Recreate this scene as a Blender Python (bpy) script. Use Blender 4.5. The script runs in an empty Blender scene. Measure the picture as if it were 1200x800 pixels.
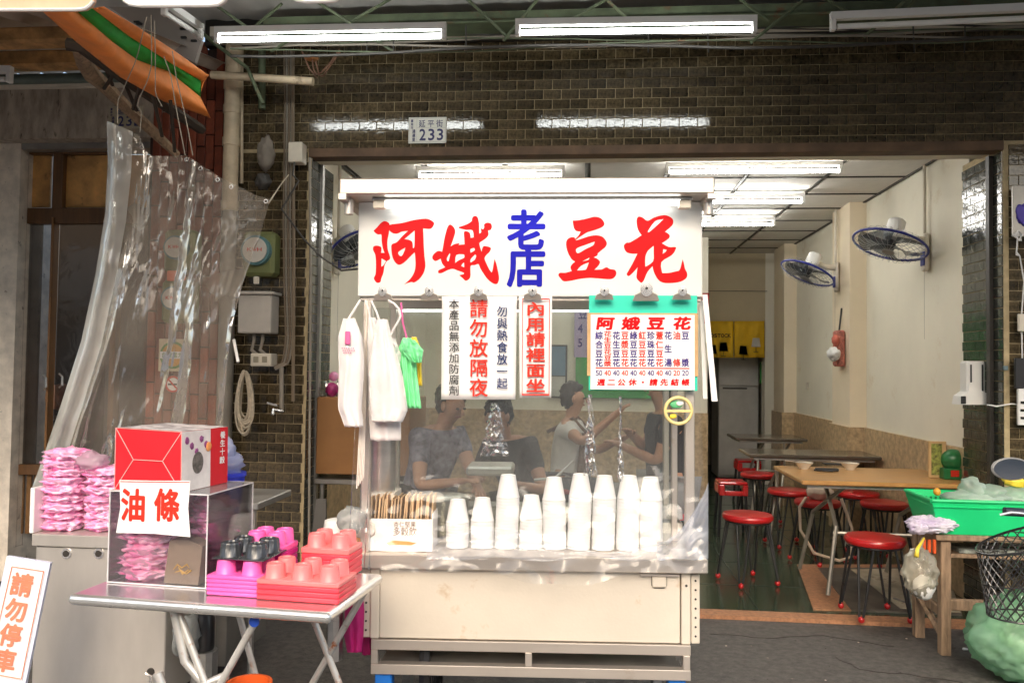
import bpy, bmesh, math, random
from mathutils import Vector as V3, Matrix, noise
random.seed(7)
PI = math.pi
sc = bpy.context.scene
COL = sc.collection
# ------------------------------------------------------------------ camera
F, H, ROLL = 950.0, 1.42, 0.014
fy = V3((88, -32, -F)).normalized()
uz = V3((math.sin(ROLL), math.cos(ROLL), 0)); uz.z = (88*uz.x - 32*uz.y)/F; uz.normalize()
fx = fy.cross(uz)
RC = Matrix((fx, fy, uz))
cd = bpy.data.cameras.new('camera'); cam = bpy.data.objects.new('camera', cd); COL.objects.link(cam)
cd.sensor_width = 36; cd.lens = 36*F/1200; cd.clip_end = 500; cd.clip_start = .05
cam.matrix_world = Matrix.Translation((0, 0, H)) @ RC.to_4x4()
sc.camera = cam
# ------------------------------------------------------------------ light
SUN_EL, SUN_AZ = math.radians(38), math.radians(180)
w = bpy.data.worlds.new("World"); sc.world = w; w.use_nodes = True
nt = w.node_tree; bg = nt.nodes['Background']
sky = nt.nodes.new('ShaderNodeTexSky'); sky.sky_type = 'NISHITA'; sky.sun_disc = False
sky.sun_elevation = SUN_EL; sky.sun_rotation = SUN_AZ; sky.air_density = 1.3; sky.dust_density = 5.0; sky.ozone_density = 1.0
nt.links.new(sky.outputs[0], bg.inputs[0]); bg.inputs[1].default_value = 0.15
sl = bpy.data.lights.new('sun', 'SUN'); sl.energy = 0.55; sl.angle = math.radians(50); sl.color = (1, .96, .9)
so = bpy.data.objects.new('sun', sl); COL.objects.link(so); so.location = (0, -5, 8)
so.rotation_euler = V3((-0.18, math.cos(SUN_EL), -math.sin(SUN_EL))).to_track_quat('-Z', 'Y').to_euler()
sc.view_settings.view_transform = 'Standard'; sc.view_settings.look = 'None'
sc.view_settings.exposure = 1.2; sc.view_settings.gamma = 1
sc.cycles.transparent_max_bounces = 24; sc.cycles.max_bounces = 8; sc.cycles.use_denoising = True
sc.cycles.sample_clamp_indirect = 6

# ------------------------------------------------------------------ where a thing stands (site survey helpers)
CP = V3((0, 0, H))
def ray(px, py): return RC @ V3(((px-600)/F, -(py-400)/F, -1))
def P(px, py, Y):
    d = ray(px, py); return CP + d*(Y/d.y)
def G(px, py, z=0.0):
    d = ray(px, py); return CP + d*((z-H)/d.z)
def PX(px, py, X):
    d = ray(px, py); return CP + d*(X/d.x)

# ------------------------------------------------------------------ materials
MT = {}
def M(name, col, rough=.5, metal=0, var=.12, vs=6, bump=0, bs=80, rnd=0, col2=None, emis=0, alpha=1, trans=0, coat=0, spec=.5, stain=None, sss=0, stretch=None):
    if name in MT: return MT[name]
    m = bpy.data.materials.new(name); m.use_nodes = True; MT[name] = m
    n = m.node_tree.nodes; l = m.node_tree.links; b = n['Principled BSDF']
    tc = n.new('ShaderNodeTexCoord'); co = tc.outputs['Object']
    if stretch:
        mp = n.new('ShaderNodeMapping'); mp.inputs['Scale'].default_value = stretch; l.new(co, mp.inputs[0]); co = mp.outputs[0]
    nz = n.new('ShaderNodeTexNoise'); nz.inputs['Scale'].default_value = vs; nz.inputs['Detail'].default_value = 6; nz.inputs['Roughness'].default_value = .6
    l.new(co, nz.inputs['Vector'])
    rp = n.new('ShaderNodeValToRGB'); e = rp.color_ramp.elements
    c2 = col2 or tuple(min(1, c*(1+var)) for c in col); c1 = tuple(c*(1-var) for c in col)
    e[0].position = .34; e[1].position = .66; e[0].color = (*c1, 1); e[1].color = (*c2, 1)
    l.new(nz.outputs[0], rp.inputs[0]); out = rp.outputs[0]
    if stain:
        sn = n.new('ShaderNodeTexNoise'); sn.inputs['Scale'].default_value = stain[1]; sn.inputs['Detail'].default_value = 8; sn.inputs['Roughness'].default_value = .72
        l.new(co, sn.inputs['Vector'])
        sr = n.new('ShaderNodeValToRGB'); sr.color_ramp.elements[0].position = stain[2]; sr.color_ramp.elements[1].position = stain[2]+.1
        l.new(sn.outputs[0], sr.inputs[0])
        mx = n.new('ShaderNodeMix'); mx.data_type = 'RGBA'; l.new(sr.outputs[0], mx.inputs[0]); l.new(out, mx.inputs[6]); mx.inputs[7].default_value = (*stain[0], 1); out = mx.outputs[2]
    if rnd:
        oi = n.new('ShaderNodeObjectInfo'); ge = n.new('ShaderNodeNewGeometry')
        ad = n.new('ShaderNodeMath'); ad.operation = 'ADD'; l.new(oi.outputs['Random'], ad.inputs[0]); l.new(ge.outputs['Random Per Island'], ad.inputs[1])
        fr = n.new('ShaderNodeMath'); fr.operation = 'FRACT'; l.new(ad.outputs[0], fr.inputs[0])
        mr = n.new('ShaderNodeMapRange'); mr.inputs[3].default_value = 1-rnd; mr.inputs[4].default_value = 1+rnd; l.new(fr.outputs[0], mr.inputs[0])
        hs = n.new('ShaderNodeHueSaturation'); l.new(mr.outputs[0], hs.inputs['Value']); l.new(out, hs.inputs['Color']); out = hs.outputs[0]
    l.new(out, b.inputs['Base Color'])
    b.inputs['Metallic'].default_value = metal; b.inputs['Specular IOR Level'].default_value = spec
    b.inputs['Coat Weight'].default_value = coat; b.inputs['Coat Roughness'].default_value = .08
    rr = n.new('ShaderNodeMapRange'); rr.inputs[3].default_value = max(.02, rough-.08); rr.inputs[4].default_value = min(1, rough+.1)
    l.new(nz.outputs[0], rr.inputs[0]); l.new(rr.outputs[0], b.inputs['Roughness'])
    if bump:
        bn = n.new('ShaderNodeTexNoise'); bn.inputs['Scale'].default_value = bs; bn.inputs['Detail'].default_value = 4; l.new(co, bn.inputs['Vector'])
        bp = n.new('ShaderNodeBump'); bp.inputs['Strength'].default_value = bump; bp.inputs['Distance'].default_value = .01
        l.new(bn.outputs[0], bp.inputs['Height']); l.new(bp.outputs[0], b.inputs['Normal'])
    if emis:
        b.inputs['Emission Color'].default_value = (*col, 1); b.inputs['Emission Strength'].default_value = emis
    if trans: b.inputs['Transmission Weight'].default_value = trans
    if alpha < 1: b.inputs['Alpha'].default_value = alpha
    if sss:
        b.inputs['Subsurface Weight'].default_value = sss; b.inputs['Subsurface Radius'].default_value = (.02, .015, .01)
    return m
def film(name, tint=(1, 1, 1), milk=.05, gloss=.5, rough=.08, bump=.3, bs=9, milkcol=(.8, .8, .82), clear=0.03, streak=None):
    """thin clear plastic or glass: see-through, reflecting by Fresnel, slightly milky"""
    m = bpy.data.materials.new(name); m.use_nodes = True; MT[name] = m
    n = m.node_tree.nodes; l = m.node_tree.links; n.remove(n['Principled BSDF']); o = n['Material Output']
    tr = n.new('ShaderNodeBsdfTransparent'); tr.inputs[0].default_value = (*tint, 1)
    gl = n.new('ShaderNodeBsdfGlossy'); gl.inputs['Roughness'].default_value = rough
    lw = n.new('ShaderNodeFresnel'); lw.inputs['IOR'].default_value = 1.45
    tc = n.new('ShaderNodeTexCoord')
    if bump:
        nz = n.new('ShaderNodeTexNoise'); nz.inputs['Scale'].default_value = bs; nz.inputs['Detail'].default_value = 3; nz.inputs['Distortion'].default_value = 1.2
        l.new(tc.outputs['Object'], nz.inputs['Vector'])
        bp = n.new('ShaderNodeBump'); bp.inputs['Strength'].default_value = bump; bp.inputs['Distance'].default_value = .03
        l.new(nz.outputs[0], bp.inputs['Height']); l.new(bp.outputs[0], gl.inputs['Normal']); l.new(bp.outputs[0], lw.inputs['Normal'])
    ma = n.new('ShaderNodeMath'); ma.operation = 'MULTIPLY_ADD'; ma.inputs[1].default_value = gloss; ma.inputs[2].default_value = clear; ma.use_clamp = True
    l.new(lw.outputs[0], ma.inputs[0])
    m1 = n.new('ShaderNodeMixShader'); l.new(ma.outputs[0], m1.inputs[0]); l.new(tr.outputs[0], m1.inputs[1]); l.new(gl.outputs[0], m1.inputs[2])
    df = n.new('ShaderNodeBsdfDiffuse'); df.inputs[0].default_value = (*milkcol, 1)
    tl = n.new('ShaderNodeBsdfTranslucent'); tl.inputs[0].default_value = (*milkcol, 1)
    m2 = n.new('ShaderNodeMixShader'); m2.inputs[0].default_value = .5; l.new(df.outputs[0], m2.inputs[1]); l.new(tl.outputs[0], m2.inputs[2])
    m3 = n.new('ShaderNodeMixShader')
    n2 = n.new('ShaderNodeTexNoise'); n2.inputs['Scale'].default_value = streak or 3; n2.inputs['Detail'].default_value = 3; l.new(tc.outputs['Object'], n2.inputs['Vector'])
    mr = n.new('ShaderNodeMapRange'); mr.inputs[1].default_value = .35; mr.inputs[2].default_value = .7; mr.inputs[3].default_value = milk*.6; mr.inputs[4].default_value = milk*1.4
    l.new(n2.outputs[0], mr.inputs[0]); l.new(mr.outputs[0], m3.inputs[0]); l.new(m1.outputs[0], m3.inputs[1]); l.new(m2.outputs[0], m3.inputs[2])
    l.new(m3.outputs[0], o.inputs[0]); return m
def lamp_mat(name, col, s):
    m = bpy.data.materials.new(name); m.use_nodes = True; MT[name] = m
    n = m.node_tree.nodes; b = n['Principled BSDF']; b.inputs['Base Color'].default_value = (.9, .9, .9, 1)
    b.inputs['Emission Color'].default_value = (*col, 1); b.inputs['Emission Strength'].default_value = s; return m

TILE = M('brown_tile', (.052, .039, .021), .0, var=.5, vs=55, bump=.06, bs=45, stain=((.035, .03, .018), 9, .6), rnd=.35, spec=.6, col2=(.115, .084, .044))
TILEG = M('reveal_tile', (.035, .038, .03), .12, var=.4, vs=40, bump=.35, bs=16, rnd=.25, spec=.6)
GROUT = M('grout', (.44, .35, .21), .9, var=.2, vs=20)
BRICK = M('red_brick', (.2, .045, .02), .5, var=.3, vs=14, bump=.2, rnd=.35)
CREAM = M('cream_wall', (.79, .745, .62), .75, var=.04, vs=2, bump=.04, bs=120, stain=((.7, .62, .48), 3, .6))
CREAM2 = M('cream_column', (.78, .67, .5), .7, var=.05, vs=2)
WAINS = M('wainscot_stone', (.46, .33, .19), .4, var=.3, vs=22, bump=.05)
CEILM = M('ceiling_board', (.72, .7, .66), .8, var=.04, vs=12, rnd=.05)
DARK = M('dark_trim', (.03, .026, .022), .5)
BLACK = M('black_plastic', (.016, .016, .018), .4)
BLACKM = M('black_enamel', (.02, .02, .022), .3, coat=.3)
STEEL = M('stainless', (.62, .6, .57), .3, metal=.9, var=.12, vs=3, bump=.05, bs=30, stretch=(1, 1, 6))
STEELB = M('brushed_stainless', (.64, .58, .52), .38, metal=.8, var=.06, vs=1.6, bump=.03, bs=60, stain=((.5, .4, .3), 2.3, .62))
PANELM = M('cream_steel_panel', (.7, .63, .53), .4, metal=.25, var=.05, vs=3, bump=.06, bs=90, stain=((.6, .47, .33), 6, .6))
STEELD = M('grey_steel', (.36, .35, .33), .4, metal=.7, var=.2, vs=5)
ALU = M('aluminium_edge', (.8, .79, .78), .22, metal=.85, var=.05)
RUST = M('rusted_tube', (.66, .64, .6), .35, metal=.6, var=.1, vs=10, stain=((.42, .13, .03), 11, .57))
WHITE = M('white_plastic', (.8, .79, .77), .4, var=.03)
OFFW = M('aged_white', (.66, .6, .5), .5, var=.1, vs=9, stain=((.35, .26, .16), 9, .64))
PAPER = M('white_paper', (.76, .75, .74), .6, var=.02, bump=.1, bs=14)
SIGNW = M('sign_acrylic', (.7, .69, .66), .22, var=.02, vs=2, spec=.5)
RED = M('print_red', (.6, .004, .006), .45, var=.04, spec=.12)
REDP = M('print_soft_red', (.6, .035, .02), .5, var=.08, spec=.12)
REDF = M('print_faded_red', (.8, .22, .13), .6, var=.1, spec=.1)
BLUE = M('print_blue', (.008, .008, .36), .45, var=.05, spec=.12)
NAVY = M('print_navy', (.015, .03, .12), .5, spec=.12)
INK = M('print_black', (.02, .02, .02), .5, spec=.12)
PURP = M('print_purple', (.05, .03, .2), .5, spec=.12)
TEAL = M('teal_folder', (.02, .6, .43), .4, var=.05)
KRAFT = M('kraft_brown', (.5, .32, .15), .7, var=.15, vs=15)
ORANGE = M('orange_canvas', (.85, .25, .045), .8, var=.1, vs=9, bump=.2, bs=25)
GREENC = M('green_canvas', (.01, .32, .03), .8, var=.15, vs=9, bump=.15)
REDS = M('red_seat', (.5, .012, .014), .3, var=.1, vs=8, coat=.4)
REDT = M('red_tray', (.8, .06, .09), .32, var=.06, sss=.1)
REDT2 = M('light_red_tray', (.85, .2, .2), .32, var=.05, sss=.1)
PINKT = M('pink_tray', (.87, .12, .42), .3, var=.05, sss=.1)
MAGT = M('magenta_tray', (.6, .02, .25), .3, var=.05)
BLKT = M('black_tray', (.03, .032, .036), .25, var=.1, coat=.3)
WOODT = M('wood_laminate', (.47, .25, .085), .3, var=.2, vs=5, stretch=(1, 8, 1), coat=.2)
WOODD = M('weathered_wood', (.3, .2, .125), .85, var=.35, vs=9, bump=.3, bs=40, stretch=(5, 5, .7), stain=((.1, .075, .05), 6, .6))
WOODB = M('brown_door_wood', (.12, .055, .018), .5, var=.3, vs=6, stretch=(6, 6, .6))
WOODO = M('orange_panel', (.62, .33, .11), .5, var=.35, vs=5, stain=((.1, .05, .02), 9, .6))
CONC = M('speckled_concrete', (.68, .6, .5), .8, var=.2, vs=10, stain=((.08, .05, .035), 16, .62), bump=.2)
GREYB = M('grey_beam', (.36, .3, .24), .7, var=.3, vs=6, bump=.1, stretch=(3, 3, 1), stain=((.09, .07, .055), 8, .6))
RUSTB = M('rusty_beam', (.4, .22, .08), .8, var=.5, vs=9, bump=.3, stain=((.12, .14, .08), 5, .55))
GREENB = M('green_painted_steel', (.1, .125, .07), .6, var=.3, vs=9, stain=((.16, .08, .04), 7, .58))
CORR = M('corrugated_sheet', (.5, .43, .36), .6, var=.2, vs=5)
PVC = M('pvc_pipe', (.55, .44, .3), .5, var=.2, vs=8, stain=((.2, .13, .08), 7, .6))
CABLE = M('grey_cable', (.26, .23, .19), .6)
CABLEB = M('dark_cable', (.05, .045, .04), .6)
ROPE = M('rope', (.5, .43, .33), .9, var=.2, vs=40)
BASKET = M('green_basket', (.01, .6, .2), .35, var=.06)
LTGREEN = M('green_bag_plastic', (.2, .72, .32), .4, var=.2, vs=12, sss=.2, bump=.4, bs=20)
YELB = M('yellow_bag_plastic', (.85, .65, .06), .4, var=.1, bump=.4, bs=20)
BAGW = M('white_bag_plastic', (.7, .67, .66), .35, var=.06, vs=5, bump=.5, bs=14, sss=.1)
PINKB = M('pink_wrap', (.95, .2, .52), .35, var=.1, vs=20, bump=.5, bs=24, col2=(.97, .6, .8), sss=.3)
MAGB = M('magenta_cloth', (.5, .01, .16), .6, var=.15, bump=.3, bs=20)
CUPM = M('paper_cup', (.7, .7, .69), .45, var=.02, sss=.05)
YELC = M('yellow_curtain', (.7, .42, .015), .8, var=.1, bump=.2, bs=15)
GREENP = M('green_board', (.03, .33, .05), .4, var=.15)
METERG = M('meter_green', (.17, .19, .07), .5, var=.2, stain=((.1, .09, .05), 8, .6))
ASPH = M('asphalt', (.075, .07, .065), .55, var=.5, vs=26, bump=.7, bs=110, stain=((.022, .02, .019), 6, .57), spec=.6)
TERR = M('green_terrazzo', (.025, .045, .03), .16, var=.4, vs=60, spec=.6, col2=(.05, .075, .045))
KERB = M('brown_granite_strip', (.34, .165, .085), .6, var=.3, vs=40, bump=.1)
PATCH = M('worn_screed', (.42, .36, .27), .7, var=.25, vs=8, stain=((.16, .12, .08), 4, .55))
PATCHD = M('dark_worn_screed', (.09, .075, .06), .6, var=.4, vs=9)
SKIN = M('skin', (.5, .26, .16), .5, var=.06, sss=.1)
HAIR = M('dark_hair', (.012, .009, .008), .5, bump=.5, bs=60)
CLEAR = film('clear_sheet', milk=.05, gloss=.9, rough=.05, bump=.22, bs=4, clear=.01)
ACRY = film('acrylic', milk=.022, gloss=.9, rough=.02, bump=0, clear=.02)
GLASS = film('window_glass', tint=(.55, .5, .45), milk=.02, gloss=1, rough=.02, bump=.05, clear=.02)
GLASSC = film('cart_glass', tint=(.86, .88, .85), milk=.07, gloss=.8, rough=.02, bump=0, clear=.01)
CURT = film('cloudy_vinyl', tint=(.9, .87, .83), milk=.33, gloss=.95, rough=.08, bump=.3, bs=4, milkcol=(.5, .44, .37), clear=.015)
GREENF = film('green_film', tint=(.6, .9, .7), milk=.6, gloss=.7, rough=.15, bump=.6, bs=9, milkcol=(.1, .62, .3))
FOGF = film('cloudy_bag', tint=(.95, .95, .95), milk=.5, gloss=.8, rough=.15, bump=.6, bs=10, milkcol=(.75, .78, .76))
PINKF = film('pink_film', tint=(1, .88, .95), milk=.5, gloss=.9, rough=.2, bump=1.0, bs=20, milkcol=(.92, .72, .84))
TUBE = lamp_mat('lit_tube', (.97, 1, .96), 13)
TUBES = lamp_mat('lit_sign_tube', (.97, 1, .97), 3.5)
TUBEI = lamp_mat('lit_indoor_tube', (1, .98, .92), 26)

# ------------------------------------------------------------------ mesh builder
XF = Matrix.Identity(4)
def wloc(o):
    v = V3((0, 0, 0))
    while o is not None: v += o.location; o = o.parent
    return v
class MB:
    def __init__(s): s.v = []; s.f = []
    def add(s, vs, fs):
        k = len(s.v); s.v += [V3(v) for v in vs]; s.f += [tuple(i+k for i in f) for f in fs]; return s
    def box(s, x0, y0, z0, x1, y1, z1):
        return s.add([(x0, y0, z0), (x1, y0, z0), (x1, y1, z0), (x0, y1, z0), (x0, y0, z1), (x1, y0, z1), (x1, y1, z1), (x0, y1, z1)],
                     [(0, 3, 2, 1), (4, 5, 6, 7), (0, 1, 5, 4), (1, 2, 6, 5), (2, 3, 7, 6), (3, 0, 4, 7)])
    def bev(s, x0, y0, z0, x1, y1, z1, b=.004):
        bm = bmesh.new(); bmesh.ops.create_cube(bm, size=1)
        for v in bm.verts: v.co = V3(((x0+x1)/2+v.co.x*(x1-x0), (y0+y1)/2+v.co.y*(y1-y0), (z0+z1)/2+v.co.z*(z1-z0)))
        bmesh.ops.bevel(bm, geom=bm.edges[:], offset=b, segments=1, affect='EDGES', clamp_overlap=True)
        bm.verts.index_update(); s.add([v.co.copy() for v in bm.verts], [[v.index for v in f.verts] for f in bm.faces]); bm.free(); return s
    def tube(s, pts, r, n=8, cap=True):
        pts = [V3(p) for p in pts]; rs = r if isinstance(r, (list, tuple)) else [r]*len(pts); rings = []; up = None
        for i, p in enumerate(pts):
            t = (pts[min(i+1, len(pts)-1)]-pts[max(i-1, 0)])
            t = t.normalized() if t.length > 1e-9 else V3((0, 0, 1))
            if up is None: up = t.orthogonal().normalized()
            up = (up - t*up.dot(t)); up = up.normalized() if up.length > 1e-6 else t.orthogonal().normalized(); sd = t.cross(up)
            rings.append([p + (up*math.cos(2*PI*k/n)+sd*math.sin(2*PI*k/n))*rs[i] for k in range(n)])
        vs = [v for q in rings for v in q]; fs = []
        for i in range(len(pts)-1):
            for k in range(n): fs.append((i*n+k, i*n+(k+1) % n, (i+1)*n+(k+1) % n, (i+1)*n+k))
        if cap: fs += [tuple(range(n))[::-1], tuple((len(pts)-1)*n+k for k in range(n))]
        return s.add(vs, fs)
    def lathe(s, prof, c=(0, 0, 0), n=20, sx=1, sy=1, flute=0, capb=True, capt=True):
        vs = []; fs = []
        for r, z in prof:
            for k in range(n):
                a = 2*PI*k/n; q = r*(1+flute*(k % 2)); vs.append((c[0]+q*math.cos(a)*sx, c[1]+q*math.sin(a)*sy, c[2]+z))
        for i in range(len(prof)-1):
            for k in range(n): fs.append((i*n+k, i*n+(k+1) % n, (i+1)*n+(k+1) % n, (i+1)*n+k))
        if capb: fs.append(tuple(range(n))[::-1])
        if capt: fs.append(tuple((len(prof)-1)*n+k for k in range(n)))
        return s.add(vs, fs)
    def disc(s, c, r, ax, th=.004, n=24, ring=0):
        c = V3(c); ax = V3(ax).normalized(); u = ax.orthogonal().normalized(); w_ = ax.cross(u)
        if not ring: return s.tube([c-ax*th/2, c+ax*th/2], r, n)
        pts = [c+(u*math.cos(2*PI*k/n)+w_*math.sin(2*PI*k/n))*r for k in range(n)]
        k0 = len(pts); vs = []; fs = []
        for i, p in enumerate(pts):
            d = (p-c).normalized()
            for a in range(6): vs.append(p+(d*math.cos(a*PI/3)+ax*math.sin(a*PI/3))*ring)
        for i in range(k0):
            for a in range(6): fs.append((i*6+a, i*6+(a+1) % 6, ((i+1) % k0)*6+(a+1) % 6, ((i+1) % k0)*6+a))
        return s.add(vs, fs)
    def grid(s, fn, nu, nv, th=0):
        vs = [V3(fn(i/nu, j/nv)) for j in range(nv+1) for i in range(nu+1)]; W = nu+1
        fs = [(j*W+i, j*W+i+1, (j+1)*W+i+1, (j+1)*W+i) for j in range(nv) for i in range(nu)]
        if th:
            N = len(vs); vs += [v+V3((0, th, 0)) for v in vs]; f2 = [tuple(a+N for a in f[::-1]) for f in fs]
            bd = [i for i in range(W)]+[j*W+nu for j in range(1, nv+1)]+[nv*W+i for i in range(nu-1, -1, -1)]+[j*W for j in range(nv-1, 0, -1)]
            sd = [(bd[k], bd[k-1], bd[k-1]+N, bd[k]+N) for k in range(len(bd))]; fs = fs+f2+sd
        return s.add(vs, fs)
    def poly(s, pts, d):
        """closed outline pulled back by vector d"""
        n = len(pts); pts = [V3(p) for p in pts]; d = V3(d)
        return s.add(pts+[p+d for p in pts], [tuple(range(n)), tuple(range(2*n-1, n-1, -1))]+[(i, i+n, (i+1) % n+n, (i+1) % n) for i in range(n)])
    def blob(s, c, r, amp=.1, fr=3, seed=0, sub=3, fn=None):
        bm = bmesh.new(); bmesh.ops.create_icosphere(bm, subdivisions=sub, radius=1)
        for v in bm.verts:
            q = v.co.copy(); k = 1+amp*noise.noise(q*fr+V3((seed*7.3, seed, 0)))+amp*.6*noise.noise(q*fr*2.7+V3((seed, 3, 1)))
            q *= k
            if fn: q = fn(q)
            v.co = V3((c[0]+q.x*r[0], c[1]+q.y*r[1], c[2]+q.z*r[2]))
        bm.verts.index_update(); s.add([v.co.copy() for v in bm.verts], [[v.index for v in f.verts] for f in bm.faces]); bm.free(); return s
    def build(s, name, mat, parent=None, smooth=False, fix=True):
        me = bpy.data.meshes.new(name); o = bpy.data.objects.new(name, me); COL.objects.link(o)
        vs = [XF @ v for v in s.v]
        if parent is not None:
            o.parent = parent; off = wloc(parent)
        elif vs:
            off = V3(((min(v.x for v in vs)+max(v.x for v in vs))/2, (min(v.y for v in vs)+max(v.y for v in vs))/2, min(v.z for v in vs))); o.location = off
        me.from_pydata([v-off for v in vs], [], s.f)
        if fix:
            bm = bmesh.new(); bm.from_mesh(me); bmesh.ops.recalc_face_normals(bm, faces=bm.faces); bm.to_mesh(me); bm.free()
        if smooth:
            for p in me.polygons: p.use_smooth = True
            if smooth != 'all': 
                bm = bmesh.new(); bm.from_mesh(me)
                for e in bm.edges:
                    if len(e.link_faces) == 2 and e.calc_face_angle(0) > .7: e.smooth = False
                bm.to_mesh(me); bm.free()
        me.materials.append(mat); return o
def thing(name, label, cat, loc=(0, 0, 0), group=None):
    o = bpy.data.objects.new(name, None); COL.objects.link(o); o.location = XF @ V3(loc); o.empty_display_size = .05
    o['label'] = label; o['category'] = cat
    if group: o['group'] = group
    return o
def tag(o, label, cat, group=None, kind=None):
    o['label'] = label; o['category'] = cat
    if group: o['group'] = group
    if kind: o['kind'] = kind
    return o
def struct(o): o['kind'] = 'structure'; return o
def dup(root, loc, rz=0, label=None, mats=None):
    r = root.copy(); COL.objects.link(r); r.location = loc; r.rotation_euler = (0, 0, rz)
    if label: r['label'] = label
    for ch in list(root.children):
        c = ch.copy(); COL.objects.link(c); c.parent = r
        for g in list(ch.children):
            d = g.copy(); COL.objects.link(d); d.parent = c
    return r
def kids(name, parent, me, locs, mat=None):
    for p in locs:
        o = bpy.data.objects.new(name, me); COL.objects.link(o); o.parent = parent; o.location = p
def meshof(mb, mat):
    me = bpy.data.meshes.new('piece'); me.from_pydata([tuple(v) for v in mb.v], [], mb.f); me.materials.append(mat); return me
def glyphs(chars, bold=0):
    c = bpy.data.curves.new('glyph', 'FONT'); c.body = chars; c.offset = bold; c.resolution_u = 3
    o = bpy.data.objects.new('glyph', c); COL.objects.link(o)
    me = bpy.data.meshes.new_from_object(o.evaluated_get(bpy.context.evaluated_depsgraph_get()))
    vs = [v.co.copy() for v in me.vertices]; fs = [tuple(p.vertices) for p in me.polygons]
    bpy.data.objects.remove(o); bpy.data.curves.remove(c); bpy.data.meshes.remove(me); return vs, fs
GC = {}
def char(mb, ch, tl, ex, ez, w, h, nrm, bold=.012, slant=0, fit=False):
    """one printed character whose cell has its top left at tl, width w, height h, lifted off the paper along nrm"""
    k = ch
    if k not in GC: GC[k] = glyphs(ch)
    vs, fs = GC[k]
    if not vs: return
    if bold > .003:
        n_ = 4 if bold < .02 else 8; dp_ = ex.cross(ez).normalized()
        for q_ in range(n_):
            a_ = PI/4+2*PI*q_/n_; char(mb, ch, tl+ex*(math.cos(a_)*bold*w*1.15)+ez*(math.sin(a_)*bold*h*1.15)+dp_*(.00006*(q_+1)), ex, ez, w, h, nrm, 0, slant, fit)
    if fit:
        x0 = min(v.x for v in vs); x1 = max(v.x for v in vs); y0 = min(v.y for v in vs); y1 = max(v.y for v in vs)
        mb.add([tl+ex*((v.x-x0)/(x1-x0)*w)-ez*((1-(v.y-y0)/(y1-y0))*h)+nrm for v in vs], fs)
    else:
        mb.add([tl+ex*((v.x+slant*v.y)*w)+ez*((v.y+.12-1)*h)+nrm for v in vs], fs)

# ================================================================== SETTING
YF = 4.85; XL, XR = -1.73, 2.36; ZL = 2.74; ZT = 3.40
struct(MB().box(-60, -60, -.5, 60, 4.84, 0).build('pavement', ASPH))
struct(MB().box(-1.9, YF, -.3, 2.6, 13, .012).build('shop_floor', TERR))
struct(MB().box(-1.73, 4.78, -.2, 2.36, 4.90, .022).build('threshold_strip', KERB))
# worn ramp patch inside the doorway
a, b_, c_, d_ = G(934, 664), G(1100, 664), G(1125, 722), G(953, 717)
pm = [V3((p.x, p.y, .0195)) for p in (a, b_, c_, d_)]
struct(MB().poly([V3((p.x, max(p.y, 4.93), .02)) for p in pm], (0, 0, -.02)).build('granite_border', KERB))
q = [V3((a.x+.12, a.y-.1, .024)), V3((b_.x, b_.y-.1, .024)), V3((c_.x, 5.0, .024)), V3((d_.x+.22, 5.0, .024))]
struct(MB().poly(q, (0, 0, -.02)).build('floor_patch', PATCHD))
q = [V3((a.x+.34, a.y-.13, .028)), V3((b_.x, b_.y-.13, .028)), V3((c_.x, 5.02, .028)), V3((d_.x+.52, 5.06, .028))]
struct(MB().poly(q, (0, 0, -.02)).build('worn_screed_patch', PATCH))
q = MB()
for i in range(7): q.box(-1.7+i*.68, 4.93, .012, -1.694+i*.68, 10.2, .0135)
for i in range(8): q.box(-1.7, 5.5+i*.65, .012, 2.35, 5.506+i*.65, .0135)
struct(q.build('floor_joint', M('floor_joint_line', (.012, .018, .013), .6)))

# --- tiled facade
TW, TH, PJ = .1045, .0565, .0035
def tile_me(w_, h_, mat):
    c = .0012
    m = MB().add([(0, 0, 0), (w_, 0, 0), (w_, 0, h_), (0, 0, h_), (c, -.006, c), (w_-c, -.006, c), (w_-c, -.006, h_-c), (c, -.006, h_-c)],
                 [(4, 5, 6, 7), (0, 1, 5, 4), (1, 2, 6, 5), (2, 3, 7, 6), (3, 0, 4, 7)])
    return m
def tiles(parent, x0, x1, z0, z1, mat, axis='x', pos=YF, start=0, limit=300, order=None, halfw=TW):
    """running-bond tiles on a wall face; whole tiles are parts, those past the limit one joined part"""
    cells = []; r = 0; z = z1
    while z > z0+.02:
        h_ = min(TH, z-z0); x = x0 - (halfw/2+PJ/2)*((r+start) % 2)
        while x < x1-.008:
            a_ = max(x, x0); b2 = min(x+halfw, x1)
            if b2-a_ > .012: cells.append((a_, z-h_, round(b2-a_, 4), round(h_, 4)))
            x += halfw+PJ
        z -= TH+PJ; r += 1
    if order: cells.sort(key=order)
    cache = {}; rest = MB(); base = wloc(parent)
    def orient(v):
        if axis == 'x': return V3((v.x, pos+v.y, v.z))
        if axis == 'l': return V3((pos-v.y, v.x, v.z))        # faces +X (left reveal); normal of tile -y -> +x
        return V3((pos+v.y, v.x, v.z))                        # faces -X (right reveal)
    for i, (xx, zz, ww, hh) in enumerate(cells):
        jit = random.uniform(-.0006, .0006)
        if i < limit:
            k = (ww, hh)
            if k not in cache:
                m = tile_me(ww, hh, mat); o0 = orient(V3((0, 0, 0))); m.v = [orient(v)-o0 for v in m.v]; cache[k] = meshof(m, mat)
            o = bpy.data.objects.new('tile', cache[k]); COL.objects.link(o); o.parent = parent; o.location = orient(V3((xx, jit, zz)))-base
        else:
            m = tile_me(ww, hh, mat); rest.add([orient(v+V3((xx, jit, zz))) for v in m.v], m.f)
    if rest.v:
        o = rest.build('tile_field', mat, parent); o['kind'] = 'stuff'
PL = -2.28
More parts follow.
